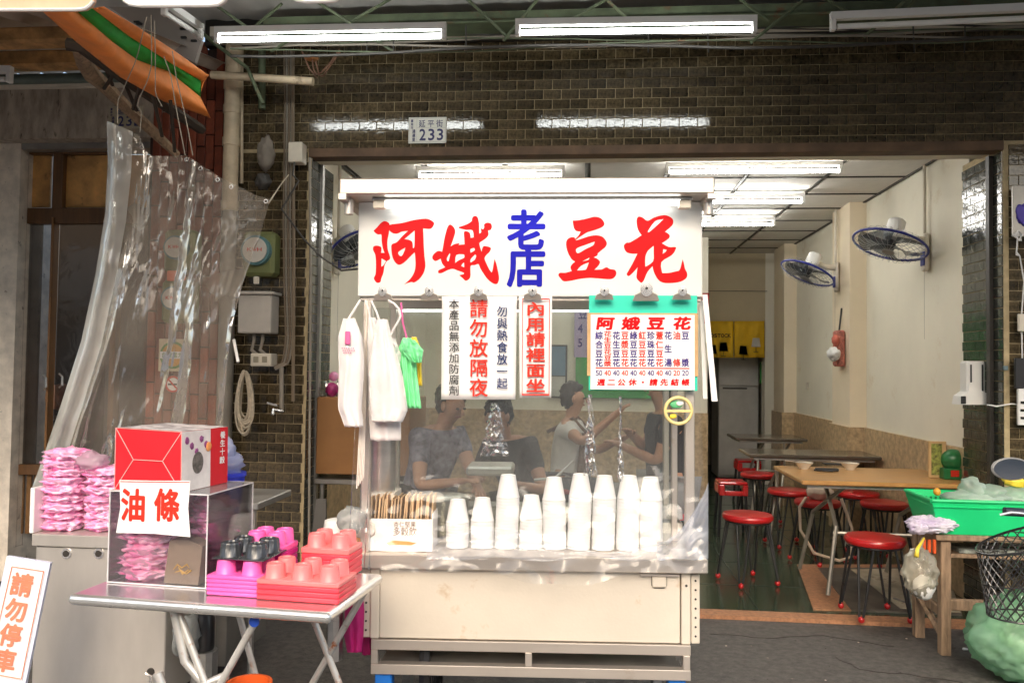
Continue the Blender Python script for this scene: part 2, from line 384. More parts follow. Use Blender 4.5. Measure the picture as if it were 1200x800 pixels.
t = thing('tiled_wall', 'brown glazed brick-tile wall band above the wide shop opening', 'wall', (.3, YF, ZL))
MB().box(PL, YF, ZL, 4.2, YF+.25, ZT).build('backing', GROUT, t)
tiles(t, PL+.003, 3.3, ZL+.02, ZT, TILE, order=lambda c: (c[0] < -1.3 or c[0] > 2.3, c[1] > 3.2, c[0]))
MB().box(XL, YF-.012, ZL-.035, XR, YF+.1, ZL+.018).build('rusty_lintel_strip', M('rusty_lintel', (.12, .07, .04), .7, var=.4), t)
t = thing('tiled_pier', 'brown tiled pier with cables and meter box, left of the shop opening', 'wall', (-2, YF, 0))
MB().box(PL, YF, 0, XL-.001, YF+.15, ZL-.001).build('backing', GROUT, t)
tiles(t, PL+.003, XL-.003, .03, ZL-.004, TILE, limit=230)
MB().box(XL-.001, YF+.002, 0, XL+.012, 5.3, ZL-.036).build('reveal_backing', GROUT, t)
tiles(t, YF+.01, 5.28, .03, ZL-.04, TILEG, 'l', XL+.012, limit=60)
MB().box(XL+.013, YF+.16, 0, XL+.035, YF+.2, ZL-.04).build('shutter_rail', STEELD, t)
t = thing('tiled_pier', 'dark tiled pier with white notices at the right edge, right of the shop opening', 'wall', (2.6, YF, 0))
MB().box(XR, YF, 0, 4.2, YF+.5, ZL-.001).build('backing', GROUT, t)
tiles(t, XR+.03, 3.3, .03, ZL-.004, TILE, limit=110, order=lambda c: c[0])
tiles(t, YF+.005, YF+.5, .03, ZL-.04, TILEG, 'r', XR, limit=180, order=lambda c: -c[1])
MB().box(XR-.03, YF+.1, 0, XR-.007, YF+.14, ZL-.04).build('shutter_rail', DARK, t)
MB().box(XR-.02, YF+.141, 0, XR-.007, YF+.155, ZL-.04).build('rail_edge', M('rail_brown', (.2, .13, .07), .5), t)

# --- interior room
ZC = 2.9
rw = thing('interior_wall', 'cream right-hand wall of the shop with two shallow columns', 'wall', (2.5, 8, 0))
MB().box(2.4, YF+.5, 0, 2.6, 13, ZC+.1).build('plaster', CREAM, rw)
MB().box(2.37, YF+.51, 0.012, 2.399, 10.4, .95).build('wainscot', WAINS, rw)
for y0, y1 in ((7.25, 7.75), (9.6, 10.1)):
    c = MB().box(2.26, y0, .012, 2.4, y1, ZC).build('column', CREAM2, rw)
    MB().box(2.235, y0-.02, .013, 2.4, y1+.02, .951).build('wainscot', WAINS, rw)
lw = thing('interior_wall', 'cream left-hand wall of the shop behind the cart', 'wall', (-1.9, 7, 0))
MB().box(-2.1, 5.3, 0, -1.85, 9.3, ZC+.1).build('plaster', CREAM, lw)
MB().box(-1.85, 5.35, .012, -1.83, 9.14, .95).build('wainscot', WAINS, lw)
pw = thing('partition_wall', 'cream partition wall at the back of the shop left of the kitchen passage', 'wall', (-.2, 9.2, 0))
MB().box(-1.85, 9.15, 0, 1.33, 9.3, ZC+.1).build('plaster', CREAM, pw)
MB().box(-1.83, 9.13, .012, 1.335, 9.15, .95).build('wainscot', WAINS, pw)
bw = thing('back_wall', 'beige rear wall with a doorway behind the yellow curtain', 'wall', (1.9, 10.45, 0))
bj0, bj1, bz = P(831, 300, 10.4).x, P(897, 300, 10.4).x, P(870, 377, 10.4).z
BKW = M('beige_rear_wall', (.5, .42, .28), .8, var=.04)
MB().box(bj1, 10.4, 0, 2.4, 10.6, ZC).build('plaster', CREAM, bw)
MB().box(1.3, 10.4, bz, bj1, 10.6, ZC).build('plaster', BKW, bw)
MB().box(1.3, 10.385, 2.42, bj1+.02, 10.4, 2.425).build('seam', DARK, bw)
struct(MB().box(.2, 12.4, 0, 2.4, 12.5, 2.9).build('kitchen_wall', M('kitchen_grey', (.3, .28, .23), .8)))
struct(MB().box(1.0, 9.3, 0, 1.1, 12.4, 2.9).build('kitchen_side_wall', CREAM))
# ceiling: board pieces on a dark grid
cr = struct(bpy.data.objects.new('shop_ceiling', None)); COL.objects.link(cr); cr.location = (.3, 7.5, ZC)
MB().box(-2, 5.7, ZC+.012, 2.5, 13, ZC+.1).build('grid', DARK, cr)
MB().box(-2, 4.96, ZC-.03, 2.5, 5.70, ZC+.08).build('soffit', M('soffit_white', (.7, .66, .58), .7), cr)
pc = meshof(MB().bev(0, 0, 0, .574, .578, .012, .003), CEILM)
for i in range(8): MB().box(2.39-.6*i-.022, 5.7, ZC-.008, 2.39-.6*i, 10.4, ZC+.011).build('grid_bar', DARK, cr)
for j in range(8): MB().box(-2, 5.70+.603*j, ZC-.006, 2.4, 5.716+.603*j, ZC+.0105).build('grid_bar', DARK, cr)
kids('ceiling_panel', cr, pc, [V3((2.4-.6*(i+1)+.008, 5.712+.603*j, ZC))-cr.location for i in range(7) for j in range(8)])
MB().box(XL-.2, YF+.25, ZL-.02, 4.2, 4.958, ZC+.1).build('header_back', CREAM, cr)

ob = thing('added_opposite_building', 'added unseen shop building across the street behind the viewer, cutting low sky reflections', 'building', (0, -9, 0))  # never in view; added to cut low-angle sky reflections in glass and tiles
OBW = M('opposite_render', (.5, .47, .42), .8, var=.15, vs=1); OBG = M('opposite_window', (.04, .05, .06), .1)
MB().box(-26, -13, 0, 26, -9, 5.2).build('wall', OBW, ob)
for i in range(12):
    x = -22+i*4
    MB().bev(x-1.3, -9.05, .1, x+1.3, -8.99, 2.6, .01).build('shop_opening', OBG if i % 3 else M('roller_shutter', (.3, .3, .3), .5), ob)
    for z in (3.6,): MB().bev(x-.9, -9.04, z, x+.9, -8.99, z+1.3, .01).build('window', OBG, ob)
    MB().bev(x-1.6, -9.9+.3, 2.75, x+1.6, -8.1, 2.85, .01).build('awning', M('faded_awning_%d' % (i % 3), ((.4, .2, .15), (.12, .22, .3), (.4, .38, .3))[i % 3], .8), ob)

# ================================================================== LAMPS
def tube_lamp(p0, p1, label, group, mat=TUBE, lit=True, down=.035, w_=.03, fixture=WHITE):
    p0, p1 = V3(p0), V3(p1); c = (p0+p1)/2; t = thing('fluorescent_lamp', label, 'lamp', c, group); d = (p1-p0).normalized()
    n = d.cross(V3((0, 0, 1))).normalized()*w_/2; u = V3((0, 0, .035))
    MB().add([p0-n, p1-n, p1+n, p0+n, p0-n+u, p1-n+u, p1+n+u, p0+n+u], [(0, 3, 2, 1), (4, 5, 6, 7), (0, 1, 5, 4), (1, 2, 6, 5), (2, 3, 7, 6), (3, 0, 4, 7)]).build('housing', fixture, t)
    dn = V3((0, -.006, -down)); MB().tube([p0+d*.03+dn, p1-d*.03+dn], .013, 10).build('tube', mat if lit else WHITE, t, smooth=True)
    for q in (p0, p1):
        s = d*.012 if q is p0 else -d*.012
        MB().bev(*(min(a, b) for a, b in zip(q+s-V3((.012, .016, down+.016)), q+s+V3((.012, .016, 0)))), *(max(a, b) for a, b in zip(q+s-V3((.012, .016, down+.016)), q+s+V3((.012, .016, 0)))), .003).build('end_cap', WHITE, t)
    return t
g = 'bare fluorescent lamps hung under the arcade roof'
tube_lamp(P(252, 40, 4.08), P(523, 35, 4.08), 'lit fluorescent tube hanging leftmost above the tiled wall', g)
tube_lamp(P(604, 31, 4.08), P(887, 27, 4.08), 'lit fluorescent tube hanging in the middle above the tiled wall', g)
tube_lamp(P(973, 24, 3.9), P(1240, 12, 3.9), 'unlit fluorescent lamp hanging rightmost above the tiled wall', g, lit=False)
o = tube_lamp(P(192, 6, 3.6), P(236, 36, 4.2), 'short fluorescent lamp on the slanted beam above the orange awning', g, lit=False)
g = 'fluorescent lamps on the shop ceiling'
for (x0, x1, y, lb) in ((488, 662, 201, 'ceiling tube lamp above the cart roof'), (800, 985, 196, 'frontmost ceiling tube lamp right of the cart roof'),
                        (806, 942, 232, 'middle ceiling tube lamp in the row right of the sign'), (816, 908, 259, 'rearmost ceiling tube lamp in the row right of the sign')):
    pa = G(x0, y, 2.84); pb = G(x1, y, 2.84); pb = V3((pb.x, pa.y, 2.84)); pa.z = 2.84
    if x0 > 700: pa.x = pb.x-1.2
    tube_lamp(pa, pb, 'lit white '+lb, g, TUBEI)
tube_lamp((-1.0, 8.2, 2.84), (.2, 8.2, 2.84), 'lit white ceiling tube lamp deep in the shop behind the sign', g, TUBEI)

# ================================================================== ARCADE ROOF
ar = struct(bpy.data.objects.new('arcade_roof', None)); COL.objects.link(ar); ar.location = (0, 4, 3.5)
def corr(x0, x1, y0, y1, z, pitch=.09, amp=.012):
    m = MB(); n = int((x1-x0)/pitch*6)
    m.grid(lambda u, v: (x0+(x1-x0)*u, y0+(y1-y0)*v, z+amp*math.sin(u*(x1-x0)/pitch*2*PI)), n, 1); return m
corr(-3.6, 5, 1.2, 5.0, 3.56, .2, .006).build('roof_sheet', M('white_roof_sheet', (.6, .58, .55), .6, var=.1, stain=((.3, .27, .22), 3, .62)), ar, True)
gb = thing('steel_beam', 'green painted steel beam above the lamps, mottled with rust', 'beam', (.8, 4.5, 3.36))
bz0, bz1 = P(700, 26, 4.5).z, P(700, 10, 4.5).z
MB().box(-1.9, 4.5, bz0, 5, 4.56, bz1).build('web', GREENB, gb)
MB().box(-1.9, 4.44, bz0-.012, 5, 4.62, bz0-.001).build('flange', GREENB, gb)
for (x0, y0, x1, y1) in ((350, -12, 460, 60), (470, -8, 400, 32), (540, -8, 596, 45), (636, -8, 590, 48), (700, -10, 742, 28), (720, -6, 668, 24), (860, -6, 900, 24), (880, 50, 940, 2), (960, -6, 1010, 24), (1060, 2, 1012, 44), (1075, -4, 1060, 18), (255, 8, 292, 34), (330, 5, 298, 32), (345, 44, 318, 60)):
    MB().tube([P(x0, y0, 4.3), P(x1, y1, 4.45)], .009, 6).build('brace', GREENB, gb)
wb = tag(MB().box(-2.3, 4.66, ZT+.0, 5, 4.80, ZT+.06).build('white_board', OFFW), 'long dirty white board along the top of the tiled wall', 'board')
MB().box(-2.4, 4.801, ZT, 5, 5.1, 3.6).build('dark_gap_board', DARK, ar)
# sagging cables along the wall top
for i in range(7):
    y0 = 44+i*3+random.random()*3; m = MB(); pts = []
    for k in range(26):
        x = 270+k*40; pts.append(P(x, y0+(x-270)*-.018+4*math.sin(x*.011+i*1.7)+random.uniform(-.5, .5), 4.6-.05*i))
    m.tube(pts, random.choice((.004, .006, .008)), 6)
    tag(m.build('overhead_cable', random.choice((CABLEB, CABLE, GREENB, CABLEB)), smooth=True), 'sagging cable in the bundle strung along the top of the tiled wall', 'cable', 'cables bundled along the wall top')
for i, x in enumerate((430, 461, 546, 760, 829, 1070, 1131)):
    tag(MB().tube([P(x, 30, 4.4), P(x+random.uniform(-2, 2), 62, 4.4)], .004, 5).build('hanger_wire', CABLEB), 'short wire tie hanging among the cables, %s of the house number plate' % ('left' if x < 500 else 'right'), 'wire', 'wire ties among the cables')

# --- scalloped white awning edge at the very top
def valance(xa, xb, yb, Y, mat, label):
    pts = [P(xa, -40, Y), P(xb, -40, Y), P(xb, yb-10, Y), P(xb-4, yb-5, Y), P(xb-10, yb-1, Y), P(xb-20, yb, Y), P(xa+20, yb+.5, Y), P(xa+10, yb-1, Y), P(xa+4, yb-5, Y), P(xa, yb-10, Y)]
    t = thing('awning_valance', label, 'awning', pts[0], 'scallops of the front awning edge')
    MB().poly(pts, (0, .012, 0)).build('canvas', mat, t)
    MB().tube([p+V3((0, -.003, 0)) for p in pts[2:]], .005, 6).build('piping', PAPER, t, True)
PEACH = M('peach_canvas', (.75, .45, .3), .7, var=.1, stain=((.4, .16, .08), 7, .6), bump=.3, bs=20)
valance(-60, 110, 12, 2.2, PEACH, 'peach canvas scallop of an awning at the top left corner')
valance(143, 266, 7, 2.2, M('white_canvas', (.8, .72, .68), .7, var=.05, stain=((.6, .35, .25), 7, .64), bump=.3, bs=20), 'white canvas scallop of an awning above the orange and green awning')
valance(338, 402, 2, 2.2, MT['white_canvas'], 'narrow white canvas scallop at the top, left of the street number plate')

# ================================================================== LEFT NEIGHBOUR
nb = thing('neighbour_shopfront', 'dark brown framed glass shopfront of the neighbouring building on the left', 'shopfront', (-3, 5, 0))
YN = 4.95
MB().box(-5.5, YN, 0, P(17, 400, YN).x, YN+.4, P(5, 163, YN).z).build('pillar', CONC, nb)
zb0, zb1 = P(90, 162, YN-.1).z, P(90, 104, YN-.1).z
MB().box(-5.5, YN-.1, zb0, -2.62, YN+.3, zb1).build('lintel', GREYB, nb)
MB().box(-5.5, YN-.14, zb1, -2.62, YN+.3, zb1+.045).build('drip_edge', OFFW, nb)
MB().box(P(18, 400, YN).x, YN+.0, zb0-.04, -2.62, YN+.1, zb0-.001).build('lintel_trim', STEELD, nb)
def fr(x0, y0, x1, y1, name, mat, Y=YN+.08, th=.06):
    a_ = P(x0, y1, Y); b2 = P(x1, y0, Y); return MB().bev(a_.x, Y, a_.z, b2.x, Y+th, b2.z, .004).build(name, mat, nb)
fr(18, 170, 135, 181, 'frame_rail', WOODB); fr(18, 243, 180, 262, 'frame_rail', WOODB, YN+.079)
fr(18, 170, 21, 640, 'frame_post', WOODB, YN+.076); fr(60, 175, 74, 246, 'frame_post', WOODB, YN+.076); fr(51, 255, 61, 600, 'frame_post', M('tan_door_frame', (.22, .1, .03), .45), YN+.07)
fr(128, 170, 136, 600, 'frame_post', WOODB, YN+.076)
fr(21, 181, 60, 243, 'transom_panel', WOODO, YN+.12, .02); fr(74, 181, 180, 243, 'transom_panel', WOODO, YN+.12, .02)
fr(20, 548, 180, 556, 'frame_rail', WOODB, YN+.078)
for i in range(12): fr(20+i*8.5, 556, 28+i*8.5, 625, 'kick_board', M('kick_board_wood', (.2, .1, .035), .6, rnd=.2), YN+.12, .02)
fr(21, 262, 51, 548, 'pane', GLASS, YN+.11, .006); fr(61, 262, 128, 548, 'pane', GLASS, YN+.11, .006); fr(136, 262, 178, 548, 'pane', GLASS, YN+.11, .006)
for x, y0, y1 in ((51, 440, 456), (70, 438, 454)):
    MB().tube([P(x, y0, YN+.06), P(x+3, y0+3, YN+.03), P(x+3, y1-3, YN+.03), P(x, y1, YN+.06)], .008, 8).build('door_handle', ALU, nb, True)
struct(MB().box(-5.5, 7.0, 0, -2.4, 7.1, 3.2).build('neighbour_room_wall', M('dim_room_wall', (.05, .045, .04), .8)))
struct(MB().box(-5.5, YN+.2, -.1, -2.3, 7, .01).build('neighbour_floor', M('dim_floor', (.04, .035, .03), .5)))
sh = thing('metal_shelf', 'pale metal shelf with bowls inside the left neighbour shop', 'shelf', P(38, 600, 5.6))
for y in (476, 490, 520, 534): 
    a_ = P(27, y, 5.6); b2 = P(72, y, 5.6); MB().box(a_.x, 5.6, a_.z-.01, b2.x, 5.95, a_.z).build('shelf_board', STEEL, sh)
for x in (27, 72):
    a_ = P(x, 600, 5.6); MB().tube([(a_.x, 5.6, 0), (a_.x, 5.6, P(x, 470, 5.6).z)], .015, 6).build('post', STEEL, sh)
for i, (x, y, r, m_) in enumerate(((40, 476, .06, WHITE), (40, 534, .05, BLUE), (46, 490, .05, REDP), (48, 520, .04, WOODT))):
    q = P(x, y, 5.7); tag(MB().lathe([(r*.5, 0), (r, .05), (r*.95, .05), (r*.4, .01)], q, 14).build('bowl', m_, smooth=True), ('white', 'blue', 'red', 'brown')[i]+' bowl on the metal shelf in the left neighbour shop', 'bowl')
q = P(72, 465, 5.2); tag(MB().blob(q, (.1, .1, .09), .05).build('paper_lantern', M('pale_lantern', (.6, .35, .25), .5), smooth='all'), 'round pale pinkish lantern behind the left shop door', 'lantern')
pb = thing('red_brick_wall', 'dark red wall of upright bricks with two electricity meters behind the vinyl curtain', 'wall', (-2.5, YF, 0))
bx0, bx1 = P(172, 400, YF).x, PL
MB().box(bx0-.02, YF+.01, 0, bx1-.002, YF+.3, ZT).build('backing', M('dark_mortar', (.05, .03, .025), .9), pb)
bm_ = MB().bev(0, 0, 0, .052, .02, .215, .004); bme = meshof(bm_, BRICK); locs = []
nc = int((bx1-bx0)/.058)
for i in range(nc):
    z = .02+(i % 2)*.1-(.05 if i % 3 == 0 else 0)
    while z < ZT-.1:
        locs.append(V3((bx0+.006+i*.058, YF-.01+random.uniform(-.003, .003), z))-wloc(pb)); z += .222
kids('brick', pb, bme, locs[:300])
# left roof with rusty beams
lr = struct(bpy.data.objects.new('neighbour_roof', None)); COL.objects.link(lr); lr.location = (-3.5, 4, 3.3)
m = MB(); za, zb_ = P(60, 96, 4.8).z+.05, P(60, 40, 3.2).z
n = 90
m.grid(lambda u, v: (-6+u*3.75, 1.7+v*3.25, zb_+.05+(za-zb_)/2.3*(v*3.25-.9)+.022*math.sin(u*3.75/.16*2*PI)), n*2, 1); m.build('roof_sheet', CORR, lr, True)
for (y0, y1, Y, mt_) in ((30, 48, 3.5, RUSTB), (58, 76, 4.0, RUSTB)):
    a_ = P(60, y1, Y).z; b2 = P(60, y0, Y).z
    tag(MB().bev(-6, Y, a_, P(150, 40, Y).x, Y+.1, b2, .01).build('roof_beam', mt_), ('upper' if y0 == 30 else 'lower')+' rusty beam under the corrugated roof at top left', 'beam')
a_ = P(0, 90, 4.5); b2 = P(175, 90, 4.5)
tag(MB().tube([(-6, 4.5, b2.z), (b2.x, 4.5, b2.z)], .03, 12).build('gutter_pipe', M('grey_green_pipe', (.09, .12, .1), .5, var=.2), smooth=True), 'grey-green horizontal pipe under the rusty beams at left', 'pipe')
tube_lamp(P(-80, 84, 3.9), P(14, 86, 3.9), 'unlit white lamp fitting at the left edge under the roof beams', 'bare fluorescent lamps hung under the arcade roof', lit=False)
# door plates
def plate(tl, w_, h_, label, text, parent_mat, Y):
    t = thing('house_number_plate', label, 'sign', tl)
    x, z = tl.x, tl.z
    MB().bev(x, Y-.006, z-h_, x+w_, Y, z, .002).build('plate', parent_mat, t)
    ex, ez, nr = V3((1, 0, 0)), V3((0, 0, 1)), V3((0, -.0075-(Y-tl.y), 0))
    tl = V3((x, Y, z)); nr = V3((0, -.0072, 0)); m = MB()
    for i, ch in enumerate('延平街'): char(m, ch, tl+V3((w_*(.27+i*.23), 0, -h_*.1)), ex, ez, w_*.18, h_*.3, nr, .01)
    for i, ch in enumerate(text): char(m, ch, tl+V3((w_*(.3+i*.23), 0, -h_*.46)), ex, ez, w_*.155, h_*.42, nr, .03, fit=True)
    for i, ch in enumerate('臺南市'): char(m, ch, tl+V3((w_*.06, 0, -h_*(.08+i*.13))), ex, ez, w_*.07, h_*.12, nr, .02)
    for i, ch in enumerate('通運里'): char(m, ch, tl+V3((w_*.1, 0, -h_*(.46+i*.16))), ex, ez, w_*.09, h_*.15, nr, .02)
    m.build('lettering', M('plate_ink', (.03, .03, .12), .5), t)
    b = MB(); 
    for (u0, v0, u1, v1) in ((.02, .04, .98, .05), (.02, .94, .98, .95), (.02, .04, .026, .95), (.972, .04, .98, .95), (.22, .04, .226, .95), (.22, .4, .98, .41)):
        b.box(x+u0*w_, Y-.0066, z-v1*h_, x+u1*w_, Y-.0063, z-v0*h_)
    b.build('printed_frame', M('pale_ink', (.4, .4, .38), .6), t)
p0 = P(479, 138, YF-.01); p1 = P(523, 168, YF-.01)
plate(p0, p1.x-p0.x, p0.z-p1.z, 'white house number plate 233 on the brown tiles above the shop opening', '233', M('plate_white', (.74, .73, .66), .4, var=.04), YF-.008)
p0 = P(128, 125, YN-.1); p1 = P(168, 151, YN-.1)
plate(p0, p1.x-p0.x, p0.z-p1.z, 'weathered number plate 231 on the grey beam behind the wooden bracket', '231', M('old_plate', (.42, .36, .25), .6, var=.2), YN-.102)

# ================================================================== AWNING AND BRACKET (top left)
def interp(pl, t):
    t = max(0, min(.99999, t))*(len(pl)-1); i = int(t); f = t-i
    return tuple(a*(1-f)+b*f for a, b in zip(pl[i], pl[i+1]))
aw = thing('rolled_awning', 'furled orange and green striped canvas awning slanting down at top left', 'awning', P(150, 70, 3.3))
E0 = [(122, 8), (165, 34), (205, 60), (244, 88)]; E1 = [(108, 10), (150, 42), (200, 74), (236, 95)]; E2 = [(88, 12), (130, 48), (160, 70), (198, 84), (234, 113)]; E3 = [(48, 12), (90, 50), (140, 90), (190, 118), (246, 138)]
def stripe(A, B, bulge, name, mat, off=0):
    def fn(u, v):
        a_ = interp(A, u); b2 = interp(B, u); x = a_[0]*(1-v)+b2[0]*v; y = a_[1]*(1-v)+b2[1]*v
        Y = 2.5+1.5*u - bulge*math.sin(PI*v)+off+.015*noise.noise(V3((u*9, v*3, off*50)))+.012*math.sin(u*38+v*5)*v*(1-u)
        return P(x, y, Y)
    MB().grid(fn, 40, 10, .01).build(name, mat, aw, 'all')
stripe(E0, E1, .03, 'orange_stripe', ORANGE); stripe(E1, E2, .02, 'green_stripe', GREENC, .01); stripe(E2, E3, .12, 'orange_roll', ORANGE)
MB().poly([P(244, 87, 4.0), P(238, 96, 4.0), P(233, 113, 4.0), P(229, 110, 4.0), P(233, 95, 4.0)], (0, .01, 0)).build('orange_end_hem', ORANGE, aw)
bp = tag(MB().poly([P(127, 8, 4.3), P(195, 10, 4.3), P(236, 47, 4.3), P(228, 73, 4.3), P(205, 62, 4.3), P(168, 36, 4.3)], (0, .03, 0)).build('grey_signboard', M('grey_board', (.38, .34, .31), .7, var=.05)), 'plain grey board hanging behind the furled awning', 'board')
m = MB()
for (x, y) in ((157, 25), (160, 27), (212, 43), (224, 47), (211, 33)): MB().box(P(x, y, 4.29).x, 4.285, P(x, y, 4.29).z-.01, P(x, y, 4.29).x+.03, 4.299, P(x, y, 4.29).z).build('clip', BLACK, bp)

br = thing('wooden_bracket', 'weathered curved wooden bracket propping the furled awning', 'bracket', P(150, 120, 3.8))
m = MB()
for off in (0,):
    pts = [(92, 58), (97, 72), (108, 88), (122, 100), (150, 128), (180, 155), (208, 182)]
    m.tube([P(x, y, 3.4+i*.13) for i, (x, y) in enumerate(pts)], [.03, .035, .04, .035, .03, .028, .02], 6)
m.build('curved_arm', WOODD, br, True)
MB().tube([P(78, 52, 3.3), P(95, 55, 3.32), P(150, 95, 3.6), P(236, 152, 4.3)], .028, 6).build('straight_arm', M('dark_wood', (.05, .035, .025), .8), br)
for a_, b2 in (((118, 66), (132, 100)), ((138, 80), (122, 104)), ((140, 82), (160, 130)), ((165, 98), (156, 128)), ((178, 105), (190, 160)), ((200, 118), (205, 178))):
    MB().tube([P(*a_, 3.55), P(*b2, 3.75)], .009, 5).build('strut', MT['dark_wood'], br)
g = 'thin ropes holding up the vinyl curtain'
for i, (pl, lb) in enumerate((([(172, 20), (160, 70), (143, 108), (138, 118), (138, 145)], 'thin rope holding the left corner of the vinyl curtain'), ([(177, 18), (178, 75), (173, 95), (160, 122), (166, 132), (164, 155)], 'thin rope with a knot above the vinyl curtain'),
                  ([(192, 66), (200, 88), (207, 130), (217, 182)], 'left rope of the pair knotted round the furled awning'), ([(202, 60), (206, 88), (218, 140), (226, 182)], 'right rope of the pair knotted round the furled awning'), ([(181, 25), (182, 60), (182, 110), (190, 125)], 'slack rope crossing the green stripe of the awning'))):
    pts = [P(*interp(pl, k/14), 3.0 if i != 1 else 3.02) for k in range(15)]
    tag(MB().tube(pts, .0019, 5).build('rope', M('thin_cord', (.3, .27, .22), .9), smooth=True), lb, 'rope', g)

# ================================================================== LEFT WALL FITTINGS
def pipe(pl, Y, r, mat, name, label, cat='pipe', n=10, group=None, parent=None, dx=0):
    pts = [P(x, y, Y) for x, y in pl]; o = MB().tube(pts, r, n).build(name, mat, parent, True)
    if parent is None: tag(o, label, cat, group)
    return o
dp = thing('downpipe', 'fat tan drainpipe running down beside the red bricks', 'pipe', P(272, 300, 4.74))
a_ = P(272, 130, 4.74)
MB().tube([(a_.x, 4.74, 0), (a_.x, 4.74, 2.35)], .047, 14).build('lower_pipe', M('grey_pvc', (.22, .2, .17), .5, var=.2, vs=5), dp, True)
MB().tube([(a_.x, 4.74, 2.35), (a_.x, 4.74, ZT)], .047, 14).build('upper_pipe', PVC, dp, True)
for z in (2.36, 2.75, 2.95, 3.1): MB().tube([(a_.x, 4.74, z), (a_.x, 4.74, z+.05)], .053, 14).build('pipe_collar', PVC, dp, True)
pipe([(248, 88), (300, 91), (367, 96)], 4.55, .024, PVC, 'horizontal_pipe', 'short horizontal drain pipe stub crossing the big downpipe')
pipe([(307, 30), (307, 128)], 4.78, .022, GREENB, 'green_post', 'mossy green upright bar left of the cable bundle', 'pipe')
pipe([(283, 55), (283, 215)], 4.8, .012, PVC, 'thin_pipe', 'thin grey pipe right beside the big downpipe')
pipe([(200, 8), (250, 50), (290, 80), (308, 122)], 4.5, .011, GREENB, 'slanted_bar', 'slanted rusty bar running down to the wall above the pipe stub', 'bar')
for i in range(5):
    x = 333+i*2.6
    pl = [(x, 60), (x+1, 130), (x-1, 250), (x, 330), (x+2, 400), (x-2, 425), (x-12-i*2, 430+i)] if i < 4 else [(x, 60), (x, 180), (x+1, 300), (x, 470)]
    pts = [P(*interp(pl, k/20), 4.80-.004*i) for k in range(21)]
    tag(MB().tube(pts, .006 if i < 4 else .011, 6).build('wall_cable', CABLE if i % 2 else M('brown_cable', (.2, .15, .1), .6), smooth=True), 'strand of the grey and brown cable bundle down the tiled pier' if i < 4 else 'straight grey conduit beside the cable bundle on the tiled pier', 'cable', 'cables down the tiled pier')
pipe([(330, 430), (330, 482)], 4.78, .014, CABLE, 'water_pipe', 'grey water pipe ending at the tap', 'pipe')
tp = thing('water_tap', 'chrome garden tap low on the tiled pier', 'tap', P(322, 478, 4.75))
MB().tube([P(331, 482, 4.76), P(320, 480, 4.7), P(319, 486, 4.68)], .01, 8).build('spout', ALU, tp, True)
MB().tube([P(313, 472, 4.7), P(325, 475, 4.7)], .007, 6).build('handle', ALU, tp, True)
pipe([(363, 185), (364, 330), (362, 640)], 4.80, .008, CABLE, 'corner_cable', 'thin cable down the corner of the tiled pier', 'cable')
pipe([(345, 190), (343, 205), (350, 212), (330, 245), (356, 280), (375, 300), (400, 317), (420, 315)], 4.6, .006, CABLEB, 'looped_cable', 'dark cable looping from the pier to the cart sign', 'cable')
def wallbox(x0, y0, x1, y1, Y, d, name, mat, label, cat, b=.006):
    a_ = P(x0, y1, Y); b2 = P(x1, y0, Y); t = thing(name, label, cat, ((a_.x+b2.x)/2, Y, a_.z))
    MB().bev(a_.x, Y, a_.z, b2.x, Y+d, b2.z, b).build('case', mat, t); return t, a_, b2
t, a_, b2 = wallbox(278, 345, 318, 390, 4.70, .13, 'fuse_box', M('fuse_box_steel', (.5, .46, .41), .5, var=.1, stain=((.3, .25, .2), 8, .62)), 'pale grey fuse box with a small roof on the tiled pier', 'box')
MB().bev(a_.x-.01, 4.68, b2.z, b2.x+.012, 4.84, b2.z+.018, .003).build('lid', MT['fuse_box_steel'], t)
for x in (298, 308): MB().tube([P(x, 388, 4.77), P(x, 398, 4.77), P(x-3, 410, 4.77), P(x+6, 418, 4.77)], .011, 8).build('conduit', CABLE, t, True)
t, a_, b2 = wallbox(293, 414, 318, 429, 4.74, .1, 'socket_box', OFFW, 'beige double socket box below the grey fuse box', 'socket')
for x in (300, 310):
    q = P(x, 421, 4.739); MB().bev(q.x-.016, 4.735, q.z-.018, q.x+.016, 4.741, q.z+.018, .002).build('outlet', M('outlet_grey', (.3, .27, .2), .5), t)
t, a_, b2 = wallbox(337, 166, 354, 190, 4.74, .09, 'junction_box', OFFW, 'small beige junction box high on the tiled pier', 'box')
def meter(x, y, Y, r, label, big=1, box=True):
    q = P(x, y, Y); t = thing('electric_meter', label, 'meter', (q.x, Y, q.z-.15*big), 'electricity meters left of the shop')
    MB().bev(q.x-.1*big, Y, q.z-.15*big, q.x+.1*big, Y+.12, q.z+.12*big, .02).build('housing', METERG, t)
    MB().disc((q.x, Y-.02, q.z), r*1.2, (0, 1, 0), .04, 28).build('bezel', M('meter_blue_ring', (.09, .2, .22), .4), t)
    MB().disc((q.x, Y-.042, q.z), r, (0, 1, 0), .012, 28).build('dial', M('meter_dial', (.6, .56, .5), .3), t)
    m = MB()
    for i, ch in enumerate('KWH'): char(m, ch, V3((q.x-r*.6+i*r*.42, Y-.0495, q.z+.012)), V3((1, 0, 0)), V3((0, 0, 1)), r*.35, .02, V3((0, 0, 0)), .02, fit=True)
    m.build('dial_print', REDP, t)
    MB().bev(q.x-.02, Y-.008, q.z-.2*big, q.x+.012, Y+.01, q.z-.155*big, .003).build('seal_tag', OFFW, t)
meter(302, 294, 4.72, .075, 'green electricity meter with a blue-ringed dial above the grey fuse box')
meter(209, 291, 4.6, .06, 'upper of the two meters on the red brick wall', .95)
meter(206, 350, 4.6, .06, 'lower of the two meters on the red brick wall', .95)
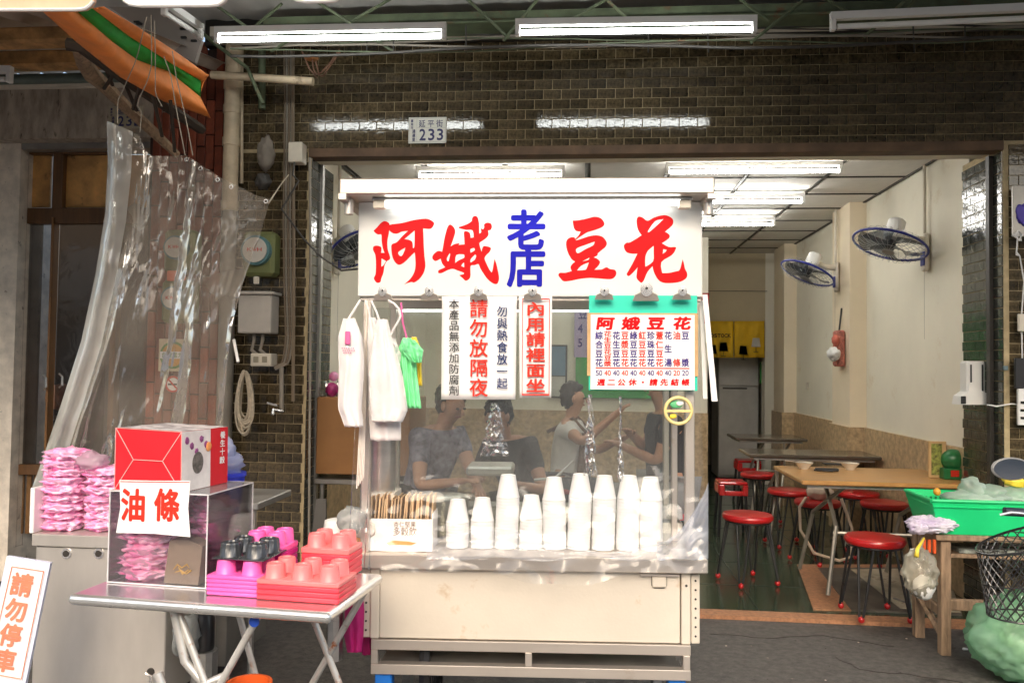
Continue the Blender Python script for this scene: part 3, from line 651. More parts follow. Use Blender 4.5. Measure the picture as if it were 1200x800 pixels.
q = P(205, 323, 4.58); tag(MB().bev(q.x-.05, 4.58, q.z-.03, q.x+.06, 4.6, q.z+.03, .003).build('warning_label', REDF), 'faded red label between the two meters', 'label')
q = P(203, 416, 4.8); t = thing('round_sticker', 'square notice with a round green and orange emblem on the red bricks', 'sticker', q)
MB().bev(q.x-.095, 4.80, q.z-.1, q.x+.095, 4.815, q.z+.1, .002).build('backing', M('aged_paper', (.62, .52, .36), .7, var=.15), t)
MB().disc((q.x, 4.797, q.z), .085, (0, 1, 0), .004, 28).build('green_ring', M('faded_green', (.12, .25, .06), .6), t)
MB().disc((q.x, 4.794, q.z), .07, (0, 1, 0), .004, 28).build('orange_centre', M('faded_orange', (.6, .3, .04), .6), t)
MB().box(q.x-.08, 4.789, q.z-.022, q.x+.08, 4.7915, q.z+.022).build('white_band', PAPER, t)
m = MB()
for i, ch in enumerate('台灣電力'): char(m, ch, V3((q.x-.07+i*.035, 4.788, q.z+.018)), V3((1, 0, 0)), V3((0, 0, 1)), .033, .035, V3((0, 0, 0)), .01)
m.build('lettering', M('faded_green', 0), t)
q = P(203, 450, 4.8); t = thing('no_smoking_sticker', 'round red no-smoking sticker on the red bricks', 'sticker', q)
MB().disc((q.x, 4.80, q.z), .05, (0, 1, 0), .004, 24).build('disc', PAPER, t); MB().disc((q.x, 4.797, q.z), .045, (0, 1, 0), ring=.006).build('ring', REDP, t)
MB().tube([(q.x-.03, 4.795, q.z+.03), (q.x+.03, 4.795, q.z-.03)], .005, 4).build('slash', REDP, t); MB().box(q.x-.03, 4.793, q.z-.006, q.x+.025, 4.796, q.z+.004).build('cigarette', INK, t)
cr_ = thing('rope_coil', 'coil of pale cord hanging below the socket box', 'rope', P(289, 470, 4.7))
m = MB()
for i in range(12):
    cx, w_, t0, b0 = 288+random.uniform(-3, 3), 7+random.random()*5, 434+random.random()*3, 488+random.random()*22
    pts = []
    for k in range(25):
        a = 2*PI*k/24; pts.append(P(cx+w_*math.sin(a)*(.55+.45*(1-math.cos(a))/2), (t0+b0)/2-(b0-t0)/2*math.cos(a), 4.72-.004*i))
    m.tube(pts, .006, 5)
m.build('cord', ROPE, cr_, True)
t = thing('bundled_bag', 'grey cloth bag tied high on the tiled pier', 'bag', P(312, 190, 4.7))
MB().blob(P(312, 180, 4.7), (.05, .05, .1), .35, 2.5, 4).build('cloth', M('grey_rag', (.2, .17, .14), .8), t, 'all')
MB().blob(P(308, 213, 4.7), (.045, .04, .05), .4, 3, 5).build('dark_knot', CABLEB, t, 'all')
t = thing('wiring_cluster', 'loose brown wires with an orange insulator above the pipe stub', 'wires', P(365, 70, 4.6))
MB().lathe([(.035, 0), (.045, .01), (.03, .02)], P(365, 70, 4.6), 14).build('insulator', M('orange_ceramic', (.5, .22, .08), .4), t)
for pl in ([(352, 55), (362, 80), (372, 92)], [(370, 72), (374, 88), (386, 75), (398, 58)], [(366, 70), (368, 85), (378, 90), (392, 70), (399, 60)]):
    MB().tube([P(*interp(pl, k/10), 4.6) for k in range(11)], .005, 5).build('wire', M('copper_wire', (.2, .1, .06), .5), t, True)

# ================================================================== INTERIOR FITTINGS
def fan(px, py, wall_x, label, sgn=-1, ax=(-.3, -.35, -.88), hx=None, scale=1):
    """wall fan: plate on the wall, arm, white motor, tilted wire cage with blades"""
    base = PX(px, py, wall_x); c = hx; t = thing('wall_fan', label, 'fan', base, 'oscillating wall fans')
    s = sgn
    MB().bev(base.x-.03 if s < 0 else base.x, base.y-.045, base.z-.14, base.x if s < 0 else base.x+.03, base.y+.045, base.z+.13, .012).build('wall_plate', OFFW, t)
    MB().bev(base.x+s*.035-.004, base.y-.035, base.z-.1, base.x+s*.035+.004, base.y+.03, base.z+.0, .003).build('control_panel', M('fan_blue', (.02, .03, .25), .4), t)
    ax = V3(ax).normalized(); hub = V3(c)
    MB().tube([base+V3((s*.03, 0, .08)), base+V3((s*.13, -.01, .09)), hub-ax*.13], [.03, .026, .02], 10).build('arm', OFFW, t, True)
    MB().tube([hub-ax*.20, hub-ax*.185, hub-ax*.07, hub-ax*.05], [.04, .06, .062, .05], 18).build('motor_housing', WHITE, t, True)
    cg = MB(); R_ = .2*scale
    u = ax.orthogonal().normalized(); w_ = ax.cross(u)
    for sg, dd in ((1, .055), (-1, .055)):
        for k in range(30):
            a = 2*PI*k/30; d = u*math.cos(a)+w_*math.sin(a)
            cg.tube([hub+ax*sg*dd+d*.03, hub+ax*sg*dd+d*R_*.7, hub+ax*sg*dd*.6+d*R_*.93, hub+d*R_], .0016, 4, False)
        cg.disc(hub+ax*sg*dd, R_*.5, ax, ring=.002); cg.disc(hub+ax*sg*dd, .04, ax, .006)
    cg.build('wire_cage', M('cage_wire', (.3, .3, .3), .3, metal=.6), t)
    MB().disc(hub, R_, ax, ring=.009, n=40).build('blue_rim', M('fan_blue', 0), t, 'all')
    MB().tube([hub-ax*.03, hub+ax*.03], .035, 16).build('hub', BLACK, t)
    m = MB()
    for k in range(5):
        a0 = 2*PI*k/5
        def fn(uu, vv):
            r = .03+(R_*.88-.03)*uu; a = a0+(vv-.5)*(.9+.3*uu)
            return hub+(u*math.cos(a)+w_*math.sin(a))*r+ax*((vv-.5)*.05)
        m.grid(fn, 6, 4)
    m.build('blades', film('fan_blade_plastic', tint=(.35, .38, .42), milk=.45, gloss=.6, bump=0, milkcol=(.1, .11, .13)) if 'fan_blade_plastic' not in MT else MT['fan_blade_plastic'], t, 'all')
    MB().tube([base+V3((s*.02, 0, .13)), base+V3((s*.02, 0, .4)), base+V3((s*.02, 0, ZC-base.z))], .012, 8).build('conduit', OFFW, t)
    MB().tube([base+V3((s*.035, -.03, -.12)), base+V3((s*.035, -.03, -.62))], .0012, 4).build('pull_cord', CABLE, t)
    return t
b1 = PX(1087, 295, 2.39); fan(1087, 295, 2.39, 'nearer white and blue wall fan high on the right cream wall', hx=P(1043, 287, b1.y-.03), ax=(-.33, -.16, -.93), scale=1.25)
b1 = PX(982, 324, 2.25); fan(982, 324, 2.25, 'farther white and blue wall fan on the right wall past the column', hx=P(946, 320, b1.y-.05), ax=(-.42, -.12, -.9), scale=1.2)
b1 = PX(393, 300, -1.83); fan(393, 300, -1.83, 'wall fan on the left wall half hidden by the cart sign', 1, hx=P(417, 292, b1.y-.05), ax=(.5, -.3, -.8))
# kitchen curtain + fridge
ct = thing('doorway_curtain', 'yellow half curtain printed with lamp shades in the kitchen doorway', 'curtain', P(865, 378, 10.36))
for xa, xb in ((829, 859.5), (860.5, 896)):
    def fn(u, v): return P(xa+(xb-xa)*u, 376+43*v, 10.36+.015*math.sin(u*14+v*2))
    MB().grid(fn, 16, 6, .006).build('cloth_panel', YELC, ct, 'all')
m = MB(); e1, e3 = V3((1, 0, 0)), V3((0, 0, 1))
tl = P(818, 389, 10.33)
for i, ch in enumerate('WOODSTOCK'): char(m, ch, P(821+i*4.0, 391, 10.335), e1, e3, .036, .045, V3((0, 0, 0)), .03, fit=True)
m.build('lettering', INK, ct)
m = MB(); m2 = MB()
M('print_charcoal', (.08, .07, .06), .6)
for i, (x, y) in enumerate(((848, 401), (871, 405), (886, 396), (835, 404))):
    q = P(x, y, 10.335); mm = m if i % 2 == 0 else m2
    mm.add([q+V3((-.04, 0, 0)), q+V3((.04, 0, 0)), q+V3((.055, 0, -.11)), q+V3((-.055, 0, -.11))], [(0, 1, 2, 3)]); m2.box(q.x-.004, q.y-.001, q.z-.17, q.x+.004, q.y, q.z-.11); m2.box(q.x-.03, q.y-.001, q.z-.175, q.x+.03, q.y, q.z-.168)
    mm.build('lamp_shade_print', M('print_grey', (.5, .48, .42), .6) if i % 2 == 0 else M('print_charcoal', (.08, .07, .06), .6), ct); m2.build('lamp_stem_print', M('print_charcoal', 0), ct)
fx0, fx1 = P(842, 500, 10.8), P(889, 500, 10.8)
ft = thing('refrigerator', 'grey stainless two-door refrigerator behind the yellow curtain', 'refrigerator', ((fx0.x+fx1.x)/2, 10.8, 0))
FRM = M('fridge_steel', (.5, .48, .45), .4, metal=.25, var=.1)
zs = P(865, 453, 10.8).z
MB().bev(fx0.x, 10.83, .03, fx1.x, 11.4, 2.05, .01).build('cabinet', FRM, ft)
MB().bev(fx0.x, 10.8, .06, fx1.x, 10.829, zs-.01, .01).build('lower_door', FRM, ft); MB().bev(fx0.x, 10.8, zs+.01, fx1.x, 10.829, 2.04, .01).build('upper_door', FRM, ft)
MB().bev(fx0.x+.05, 10.785, zs-.03, fx1.x-.15, 10.80, zs-.012, .004).build('door_grip', DARK, ft)
q = P(829, 360, 9.1); tag(MB().box(q.x-.06, 9.11, q.z-.18, q.x+.02, 9.125, q.z+.16).build('red_banner', M('red_cloth', (.35, .03, .03), .7)), 'narrow red hanging at the edge of the partition wall right of the sign', 'banner')
q = P(898, 450, 10.38); t = tag(MB().bev(P(894, 455, 10.7).x-.04, 10.65, 1.25, P(894, 455, 10.7).x+.03, 10.72, 1.55, .02).build('hanging_towel', GREENP), 'small green cloth hanging beside the refrigerator', 'towel')
# wall items on right wall
q = PX(986, 407, 2.25); t = thing('tissue_holder', 'red checked cloth tissue holder hanging from the right wall', 'holder', q)
MB().bev(2.19, q.y-.1, q.z-.17, 2.255, q.y+.06, q.z+.15, .015).build('checked_cloth', M('checked_red', (.45, .16, .12), .8, var=.5, vs=45), t)
MB().tube([(2.23, q.y, q.z+.14), (2.255, q.y+.01, q.z+.35)], .008, 6).build('loop', DARK, t)
MB().blob((2.16, q.y-.08, q.z-.06), (.05, .08, .06), .3, 3).build('tissue', PAPER, t, 'all')
MB().blob((2.17, q.y-.1, q.z+.06), (.03, .04, .05), .3, 3).build('doll', M('doll_red', (.5, .12, .08), .6), t, 'all')
q = PX(945, 452, 2.38); tag(MB().bev(2.38, q.y-.03, q.z-.04, 2.395, q.y+.03, q.z+.04, .004).build('wall_switch', OFFW), 'small brown-stained switch low on the right wall', 'switch')
q = P(645, 432, 9.0); t = thing('framed_picture', 'dark framed notice on the partition wall seen through the cart glass', 'picture', q)
a_, b2 = P(643, 466, 9.1), P(665, 404, 9.1)
MB().bev(a_.x, 9.1, a_.z, b2.x, 9.125, b2.z, .004).build('frame', DARK, t); MB().box(a_.x+.02, 9.096, a_.z+.25, b2.x-.02, 9.1, b2.z-.02).build('picture', M('picture_blue', (.1, .2, .3), .5), t); MB().box(a_.x+.02, 9.096, a_.z+.02, b2.x-.02, 9.1, a_.z+.24).build('caption', M('picture_grey', (.5, .5, .46), .5), t)
a_, b2 = P(674, 466, 9.0), P(775, 366, 9.0)
t = thing('green_poster', 'large green poster on the partition wall seen through the cart glass', 'poster', (a_.x, 9.1, a_.z))
MB().bev(a_.x, 9.1, a_.z, b2.x, 9.125, b2.z, .004).build('board', GREENP, t)
MB().box(a_.x-.02, 9.09, a_.z+.45, a_.x+.3, 9.1, b2.z+.1).build('price_sheet', M('lilac_sheet', (.4, .33, .5), .6), t)
m = MB()
for i, ch in enumerate('豆花4050'): char(m, ch, V3((a_.x+.02+(i % 2)*.12, 9.088, b2.z+.05-(i//2)*.16)), e1, e3, .11, .13, V3((0, 0, 0)), .02)
m.build('lettering', PURP, t)

# stools ---------------------------------------------------------------
def make_stool():
    t = thing('red_stool', '', 'stool', (0, 0, 0), 'round red stools in the shop')
    MB().lathe([(.12, -.012), (.158, -.012), (.166, 0), (.166, .014), (.158, .026), (.13, .031), (0.001, .033)], (0, 0, .43), 32, capt=False).build('seat', REDS, t, True)
    MB().disc((0, 0, .41), .145, (0, 0, 1), ring=.008).build('seat_ring', BLACKM, t)
    for k in range(4):
        a = PI/4+k*PI/2; f = V3((math.cos(a)*.195, math.sin(a)*.195, .022)); m = MB()
        p = [V3((math.cos(a+s*.33)*.135, math.sin(a+s*.33)*.135, .415)) for s in (-1, 1)]
        tn = V3((-math.sin(a), math.cos(a), 0))*.012
        m.tube([p[0], f-tn+V3((0, 0, .02)), f-V3((0, 0, .008)), f+tn+V3((0, 0, .02)), p[1]], .0075, 8)
        l_ = m.build('leg', BLACKM, t, True); MB().blob(f+V3((0, 0, .0)), (.018, .018, .02), .1, 2, k, 2).build('rubber_foot', REDS, l_, 'all')
    return t
st0 = make_stool()
stl = [((1025, 632), 'red round stool standing nearest the doorway in front of the wooden table', .1), ((876, 603), 'red round stool alone on the green floor right of the cart', .4), ((924, 574), 'red round stool left of the one holding the pale bag', .2),
       ((958, 587), 'red round stool with the pale shoulder bag on it', .6), ((1005, 577), 'red round stool tucked behind the near wooden table leg', 0), ((1036, 589), 'red round stool under the right half of the wooden table', .3), ((889, 555), 'red round stool behind the slotted red stools', .5)]
pos = []
for i, (p, lb, rz) in enumerate(stl):
    q = G(*p, .46); pos.append(q)
    if i == 0: st0.location = (q.x, q.y, .0 if q.y < 4.9 else .012); st0.rotation_euler = (0, 0, rz); st0['label'] = lb
    else: dup(st0, (q.x, q.y, .028 if (q.y < 5.6 and q.x > 1.3) else .012), rz, lb)
st0.location.z = .013 if pos[0].y > 4.93 else .022
def slot_stool(px, py, label):
    q = G(px, py, .45); t = thing('slotted_stool', label, 'stool', (q.x, q.y, .012), 'red stools with slotted plastic tops')
    x, y = q.x, q.y; z = .45
    MB().bev(x-.12, y-.12, z, x+.12, y+.12, z+.025, .01).build('seat', REDS, t)
    m = MB(); m.bev(x-.12, y-.125, z-.09, x-.075, y-.10, z-.001, .006); m.bev(x+.075, y-.125, z-.09, x+.12, y-.10, z-.001, .006); m.bev(x-.0749, y-.125, z-.09, x+.0749, y-.10, z-.05, .006); m.bev(x-.125, y-.10, z-.08, x-.1, y+.12, z-.001, .006); m.bev(x+.1, y-.10, z-.08, x+.125, y+.12, z-.001, .006)
    m.build('slotted_skirt', REDS, t)
    for sx in (-1, 1):
        for sy in (-1, 1): MB().tube([(x+sx*.1, y+sy*.09, z-.05), (x+sx*.125, y+sy*.12, .014)], .013, 8).build('leg', BLACKM, t, True)
slot_stool(857, 566, 'nearer red stool with a slotted top beside the aisle'); slot_stool(876, 541, 'farther red stool with a slotted top beside the aisle')
q = G(898, 548); 
for i in range(9):
    z = .32+i*.055; t = tag(MB().lathe([(.165, 0), (.17, .03), (.16, .045), (.05, .05)], (q.x, q.y, z), 20).build('stacked_seat', REDS, smooth=True), 'red stool nested in the stack beside the refrigerator, number %s from the bottom' % ('one two three four five six seven eight nine'.split()[i]), 'stool', 'stack of red stools by the refrigerator')
t = tag(MB().tube([(q.x-.13, q.y-.1, .32), (q.x-.16, q.y-.13, .012)], .012).tube([(q.x+.13, q.y-.1, .32), (q.x+.16, q.y-.13, .012)], .012).tube([(q.x-.13, q.y+.1, .32), (q.x-.16, q.y+.13, .012)], .012).tube([(q.x+.13, q.y+.1, .32), (q.x+.16, q.y+.13, .012)], .012).build('stool_base', BLACKM), 'black legs under the stack of red stools by the refrigerator', 'stool')
# tables ----------------------------------------------------------------
def table(x0, x1, y0, y1, z, mat, label, edge, group='folding tables in the shop', fl=.012):
    t = thing('dining_table', label, 'table', ((x0+x1)/2, (y0+y1)/2, fl), group)
    MB().bev(x0, y0, z-.028, x1, y1, z, .006).build('table_top', mat, t)
    MB().box(x0+.04, y0+.04, z-.05, x1-.04, y1-.04, z-.0285).build('frame', STEELD, t)
    LM = M('table_leg_steel', (.36, .33, .28), .35, metal=.7)
    for xx in (x0+.22, x1-.22):
        MB().tube([(xx-.05, y0+.05, fl+.012), (xx+.02, y0+.12, z*.6), (xx+.08, y1-.15, z-.04)], .014, 8).build('leg', LM, t, True)
        MB().tube([(xx-.05, y1-.05, fl+.012), (xx+.02, y1-.12, z*.6), (xx+.08, y0+.12, z-.04)], .014, 8).build('leg', LM, t, True)
    MB().tube([(x0+.22, y0+.12, z*.55), (x1-.22, y0+.12, z*.55), (x1-.2, y0+.12, z*.62), (x1-.2, y0+.14, z-.05)], .012, 8).build('stretcher', LM, t, True)
    return t
q0, q1 = G(950, 566, .75), G(913, 547, .75)
table(1.33, 2.355, 5.18, 5.95, .75, WOODT, 'orange-brown wooden dining table with bowls nearest the doorway', WOODT, fl=.029)
table(1.32, 2.355, 6.75, 7.24, .75, M('dark_laminate', (.1, .08, .06), .2, coat=.3), 'dark topped dining table behind the wooden one', WOODD)
table(1.5, 2.2, 8.35, 8.9, .75, MT['dark_laminate'], 'small dark table farthest back near the refrigerator', WOODD)
def bowl(px, py, z, label, r=.062):
    q = G(px, py, z); t = thing('bowl', label, 'bowl', (q.x, q.y, z), 'bowls on the wooden table')
    MB().lathe([(r*.45, 0), (r*.5, .008), (r, .045), (r*.94, .045), (r*.4, .012)], (q.x, q.y, z), 24).build('bowl_body', M('stoneware', (.68, .6, .48), .3), t, True)
    MB().tube([(q.x+.02, q.y, z+.04), (q.x-.13, q.y-.01, z+.055)], .004, 6).build('spoon', STEEL, t)
    return q
bowl(942, 549, .75, 'pale bowl with a spoon left on the wooden table'); bowl(996, 550, .75, 'pale bowl near the middle of the wooden table')
q = G(968, 552, .75); t = thing('sunglasses', 'black folded sunglasses between the two bowls', 'glasses', (q.x, q.y, .75))
MB().bev(q.x-.07, q.y-.02, .752, q.x+.08, q.y+.02, .772, .005).build('frame', BLACK, t); MB().tube([(q.x-.08, q.y, .757), (q.x+.03, q.y-.05, .757)], .005, 6).build('temple', BLACK, t)
q = G(977, 545, .75); tag(MB().bev(q.x-.06, q.y, .751, q.x+.06, q.y+.08, .762, .003).build('phone', BLACK), 'black phone lying behind the sunglasses on the wooden table', 'phone')
q = G(1100, 560, .75); t = thing('menu_stand', 'wooden framed photo card standing on the wooden table against the wall', 'menu', (q.x, q.y, .75))
MB().bev(q.x-.06, q.y, .75, q.x+.05, q.y+.02, .985, .004).build('frame', M('pale_wood', (.55, .36, .17), .6), t)
MB().box(q.x-.045, q.y-.003, .77, q.x+.02, q.y-.0005, .97).build('picture', M('food_photo', (.3, .16, .05), .5, var=.9, vs=30, col2=(.4, .45, .1)), t)
q = G(1118, 562, .75); t = thing('green_tin', 'green biscuit tin with a red and white label beside the menu card', 'tin', (q.x+.02, q.y, .75))
MB().bev(q.x-.06, q.y, .75, q.x+.1, q.y+.12, .82, .006).build('tray_base', M('tin_green', (.02, .16, .05), .3), t); MB().blob((q.x+.02, q.y+.06, .87), (.075, .06, .07), .02, 2).build('round_tub', M('tin_green', 0), t, 'all')
MB().box(q.x-.02, q.y-.004, .77, q.x+.03, q.y-.001, .81).build('label', REDP, t)
# bag on stool
q = pos[3]; t = thing('shoulder_bag', 'pale shoulder bag with a dangling strap lying on a red stool', 'bag', (q.x, q.y, .475))
SB = M('pale_canvas_bag', (.55, .42, .32), .7, bump=.2); MB().blob((q.x+.02, q.y, .515), (.1, .07, .05), .25, 2.2, 3).build('bag_body', SB, t, 'all')
pts = [V3((q.x-.11, q.y-.1, .5)), V3((q.x-.17, q.y-.16, .44)), V3((q.x-.17, q.y-.18, .28)), V3((q.x-.08, q.y-.2, .12)), V3((q.x+.1, q.y-.2, .07)), V3((q.x+.19, q.y-.18, .1)), V3((q.x+.2, q.y-.15, .3)), V3((q.x+.14, q.y-.1, .5))]
MB().tube(pts, .011, 6).build('strap', SB, t, 'all')
tag(MB().tube([(1.9, 5.25, .034), (2.0, 5.05, .034)], .006).build('dropped_chopstick', STEELD), 'thin grey stick lying on the worn floor patch', 'stick')
# brown counter inside left with pink cup
a_, b2 = P(372, 555, 5.0), P(426, 466, 5.0)
t = thing('wooden_counter', 'brown wooden box counter on a steel rack left of the cart', 'counter', (a_.x, 5.0, a_.z))
MB().bev(-1.70, 5.0, a_.z, b2.x+.3, 5.5, b2.z, .006).build('box', M('plain_brown_board', (.3, .14, .045), .5, var=.1), t)
MB().bev(-1.70, 4.98, a_.z-.06, b2.x+.32, 5.52, a_.z-.03, .004).build('rack_shelf', STEEL, t)
for x in (-1.66, -1.4, -1.1): MB().tube([(x, 5.02, .012), (x, 5.02, a_.z-.04)], .014, 8).build('leg', STEEL, t)
q = P(389, 465, 5.1); t = thing('pink_cup', 'clear cup of bright pink bags on the brown counter', 'cup', (q.x, 5.1, b2.z))
MB().lathe([(.035, 0), (.05, .1)], (q.x, 5.1, b2.z+.001), 16, capt=False).build('cup_wall', ACRY, t, True); MB().blob((q.x, 5.1, b2.z+.045), (.04, .04, .045), .2, 4).build('pink_contents', MAGT, t, 'all'); MB().blob((q.x+.01, 5.1, b2.z+.13), (.03, .03, .03), .2, 4).build('rolled_top', PINKB, t, 'all')
q = P(366, 640, 4.7); tag(MB().add([V3((q.x-.02, 4.6, 0)), V3((q.x+.12, 4.6, 0)), V3((q.x+.06, 4.75, .62)), V3((q.x, 4.75, .62))], [(0, 1, 2, 3)]).poly([V3((q.x-.02, 4.61, 0)), V3((q.x+.12, 4.61, 0)), V3((q.x+.06, 4.76, .62)), V3((q.x, 4.76, .62))], (0, .01, 0)).build('dustpan', M('dark_panel', (.05, .045, .04), .4)), 'dark upright board leaning by the tiled pier', 'board')

# people behind the cart --------------------------------------------------
def skin_mesh(verts, edges, radii, root=0):
    me = bpy.data.meshes.new('sk'); me.from_pydata([tuple(v) for v in verts], edges, []); o = bpy.data.objects.new('sk', me); COL.objects.link(o)
    md = o.modifiers.new('s', 'SKIN'); 
    for i, r in enumerate(radii): me.skin_vertices[0].data[i].radius = (r, r) if not isinstance(r, tuple) else r
    me.skin_vertices[0].data[root].use_root = True
    sb = o.modifiers.new('u', 'SUBSURF'); sb.levels = 2
    dg = bpy.context.evaluated_depsgraph_get(); dg.update(); r_ = bpy.data.meshes.new_from_object(o.evaluated_get(dg))
    mb = MB(); mb.v = [v.co.copy() for v in r_.vertices]; mb.f = [tuple(p.vertices) for p in r_.polygons]
    bpy.data.objects.remove(o); return mb
def person(label, pelvis, lean, face, rh, lh, seated, shirt, pants, apron=None, scale=1.0, tall=True):
    """pelvis: hip centre; lean: direction of the spine; face: facing direction; rh, lh: hand positions"""
    p = V3(pelvis); up = V3(lean).normalized(); f = V3(face).normalized(); side = up.cross(f).normalized()*-1; s = scale
    chest = p+up*.30*s; neck = p+up*.52*s; hb = neck+up*.08*s+f*.02; hm = neck+up*.16*s+f*.03; ht = neck+up*.235*s+f*.02
    vs = [p, p+up*.15*s, chest, p+up*.44*s, neck, hb, hm, ht]; es = [(i, i+1) for i in range(7)]; rs = [.14*s, .125*s, .145*s, .11*s, .052*s, .062*s, .088*s, .07*s]
    arms = []
    for sg, hd in ((1, rh), (-1, lh)):
        sh = p+up*.455*s+side*sg*.17*s; hd = V3(hd); d = hd-sh; L = min(d.length, .56*s); hd = sh+d.normalized()*L
        mid = (sh+hd)/2; h = math.sqrt(max(0, (.29*s)**2-(L/2)**2)); el = mid+(V3((0, 0, -1))*.8+side*sg*.5-f*.2).normalized()*h
        k = len(vs); vs += [sh, el, hd]; es += [(3, k), (k, k+1), (k+1, k+2)]; rs += [.062*s, .042*s, .028*s]; arms.append((sh, el, hd))
        pd = (hd-el).normalized(); sd2 = pd.cross(V3((0, 0, 1))).normalized(); k2 = len(vs)
        vs.append(hd+pd*.05*s); es.append((k+2, k2)); rs.append((.034*s, .02*s))
        for q_, ln in ((-1.5, .062), (-.5, .075), (.5, .072), (1.5, .058)):
            kk = len(vs); b0 = hd+pd*.075*s+sd2*q_*.018*s; vs += [b0, b0+pd*ln*.55*s+V3((0, 0, -.008)), b0+pd*ln*s+V3((0, 0, -.022))]; es += [(k2, kk), (kk, kk+1), (kk+1, kk+2)]; rs += [.009*s, .0085*s, .007*s]
        kk = len(vs); b0 = hd+pd*.03*s-sd2*.035*s*sg; vs += [b0, b0+pd*.035*s-sd2*.012*s*sg]; es += [(k+2, kk), (kk, kk+1)]; rs += [.012*s, .009*s]
    legs = []
    for sg in (1, -1):
        hip = p+side*sg*.09*s-up*.03
        if seated: kn = hip+f*.42*s+V3((0, 0, -.02)); an = kn+V3((0, 0, -min(.42*s, kn.z-.08)))
        else: kn = V3((hip.x, hip.y, hip.z*.52))+f*.02; an = V3((hip.x, hip.y, .09))
        to = V3((an.x, an.y, .05))+V3((f.x, f.y, 0)).normalized()*.14
        k = len(vs); vs += [hip, kn, an, to]; es += [(0, k), (k, k+1), (k+1, k+2), (k+2, k+3)]; rs += [.09*s, .062*s, .042*s, .035*s]; legs.append((hip, kn, an))
    t = thing('person', label, 'person', (p.x, p.y, .012))
    skin_mesh(vs, es, rs).build('body', SKIN, t, 'all')
    v2 = [p-up*.05, p+up*.15*s, chest, p+up*.43*s, p+up*.49*s]; e2 = [(i, i+1) for i in range(4)]; r2 = [.16*s, .145*s, .165*s, .13*s, .07*s]
    for sh, el, hd in arms:
        k = len(v2); v2 += [sh, sh.lerp(el, .65)]; e2 += [(3, k), (k, k+1)]; r2 += [.08*s, .062*s]
    skin_mesh(v2, e2, r2).build('shirt', shirt, t, 'all')
    v3 = [p]; e3_ = []; r3 = [.165*s]
    for hip, kn, an in legs:
        k = len(v3); v3 += [hip, kn, kn.lerp(an, .9)]; e3_ += [(0, k), (k, k+1), (k+1, k+2)]; r3 += [.105*s, .078*s, .058*s]
    skin_mesh(v3, e3_, r3).build('trousers', pants, t, 'all')
    if apron:
        ab = MB(); fr_ = f-up*f.dot(up); fr_.normalize()
        ab.grid(lambda u, v: p+up*(.42-.6*v)*s+side*(u-.5)*(.2+.2*v)*s+fr_*(.172-.06*(2*u-1)**2)*s, 8, 8, .006); ab.build('apron', apron, t, 'all')
        for sg in (-1, 1): MB().tube([p+up*.42*s+side*sg*.1*s+fr_*.16*s, p+up*.53*s+side*sg*.09*s+fr_*.04, p+up*.40*s+side*sg*.08*s-fr_*.17*s], .014, 6).build('apron_strap', apron, t, 'all')
    hc = neck+up*.175*s; ff = (f-up*f.dot(up)).normalized()
    def hf(q):
        w = ff*1.0
        d = q.dot(ff); z = q.dot(up)
        return q*1.0 if (d < .35 or z > .55) else q*(.72)
    MB().blob(hc-ff*.005+up*.012, (.1*s, .1*s, .118*s), .22, 5, 2, 4, hf).build('hair', HAIR, t, 'all')
    fb = hm+ff*.085*s
    MB().tube([fb+up*.01, fb-up*.02+ff*.016], [.008, .013], 8).build('nose', SKIN, t, 'all')
    for sg in (1, -1): MB().blob(fb+up*.012*s+side*sg*.032*s-ff*.012, (.01, .01, .007), 0, 1, 0, 2).build('eye', INK, t, 'all'); MB().blob(hm+side*sg*.088*s, (.015, .02, .03), .1, 2, 0, 2).build('ear', SKIN, t, 'all')
    MB().tube([fb-up*.045*s+side*.02-ff*.014, fb-up*.045*s-side*.02-ff*.014], .005, 6).build('mouth', M('lip', (.4, .12, .1), .5), t)
    return t
WTEE = M('white_tee', (.7, .68, .66), .8, bump=.2); APR = M('brown_apron', (.13, .06, .035), .8); PURPC = M('purple_pattern', (.14, .12, .16), .7, var=.7, vs=22, col2=(.3, .28, .36), bump=.4, bs=15)
DKC = M('dark_shirt', (.03, .028, .03), .8); JEAN = M('dark_jeans', (.05, .06, .09), .8); GREYP = M('grey_trousers', (.3, .3, .3), .8); BLKP = M('black_trousers', (.02, .02, .022), .8)
h = P(672, 470, 6.6)
person('person in a white T-shirt and brown apron seated behind the cart glass, hand raised', (h.x-.05, 6.62, h.z-.66), (.06, 0, 1), (.95, -.2, 0), (h.x+.34, 6.4, h.z-.08), (h.x+.4, 6.7, h.z-.3), True, WTEE, JEAN, APR)
h = P(500, 500, 4.45)
person('person in a purple patterned shirt bending at the back left of the cart', (h.x-.12, 4.9, .62), (.3, -.2, .9), (.7, -.5, -.35), (h.x+.16, 4.5, .78), (h.x+.28, 4.55, .74), False, PURPC, BLKP, scale=.92)
h = P(598, 505, 5.3)
person('dark-haired person in a black shirt seated low behind the middle of the cart', (h.x+.1, 5.5, .5), (-.25, -.25, .85), (-.4, -.8, -.3), (h.x-.18, 5.05, .72), (h.x+.1, 5.0, .7), True, DKC, BLKP, scale=.95)
h = P(790, 455, 5.6)
person('person in a dark shirt and grey trousers seated at the right behind the cart glass', (h.x-.04, 5.6, .62), (-.05, 0, 1), (-.95, -.2, 0), (h.x-.3, 5.4, 1.0), (h.x-.35, 5.6, .9), True, DKC, GREYP)
for i, (x, y, lb) in enumerate(((672, 565, 'under the person in the white T-shirt'), (790, 560, 'under the person in grey trousers'))):
    q = P(x, y, 6.6 if i == 0 else 5.6); dup(st0, (q.x-.05 if i == 0 else h.x-.04, q.y, .012), .3, 'red round stool '+lb)

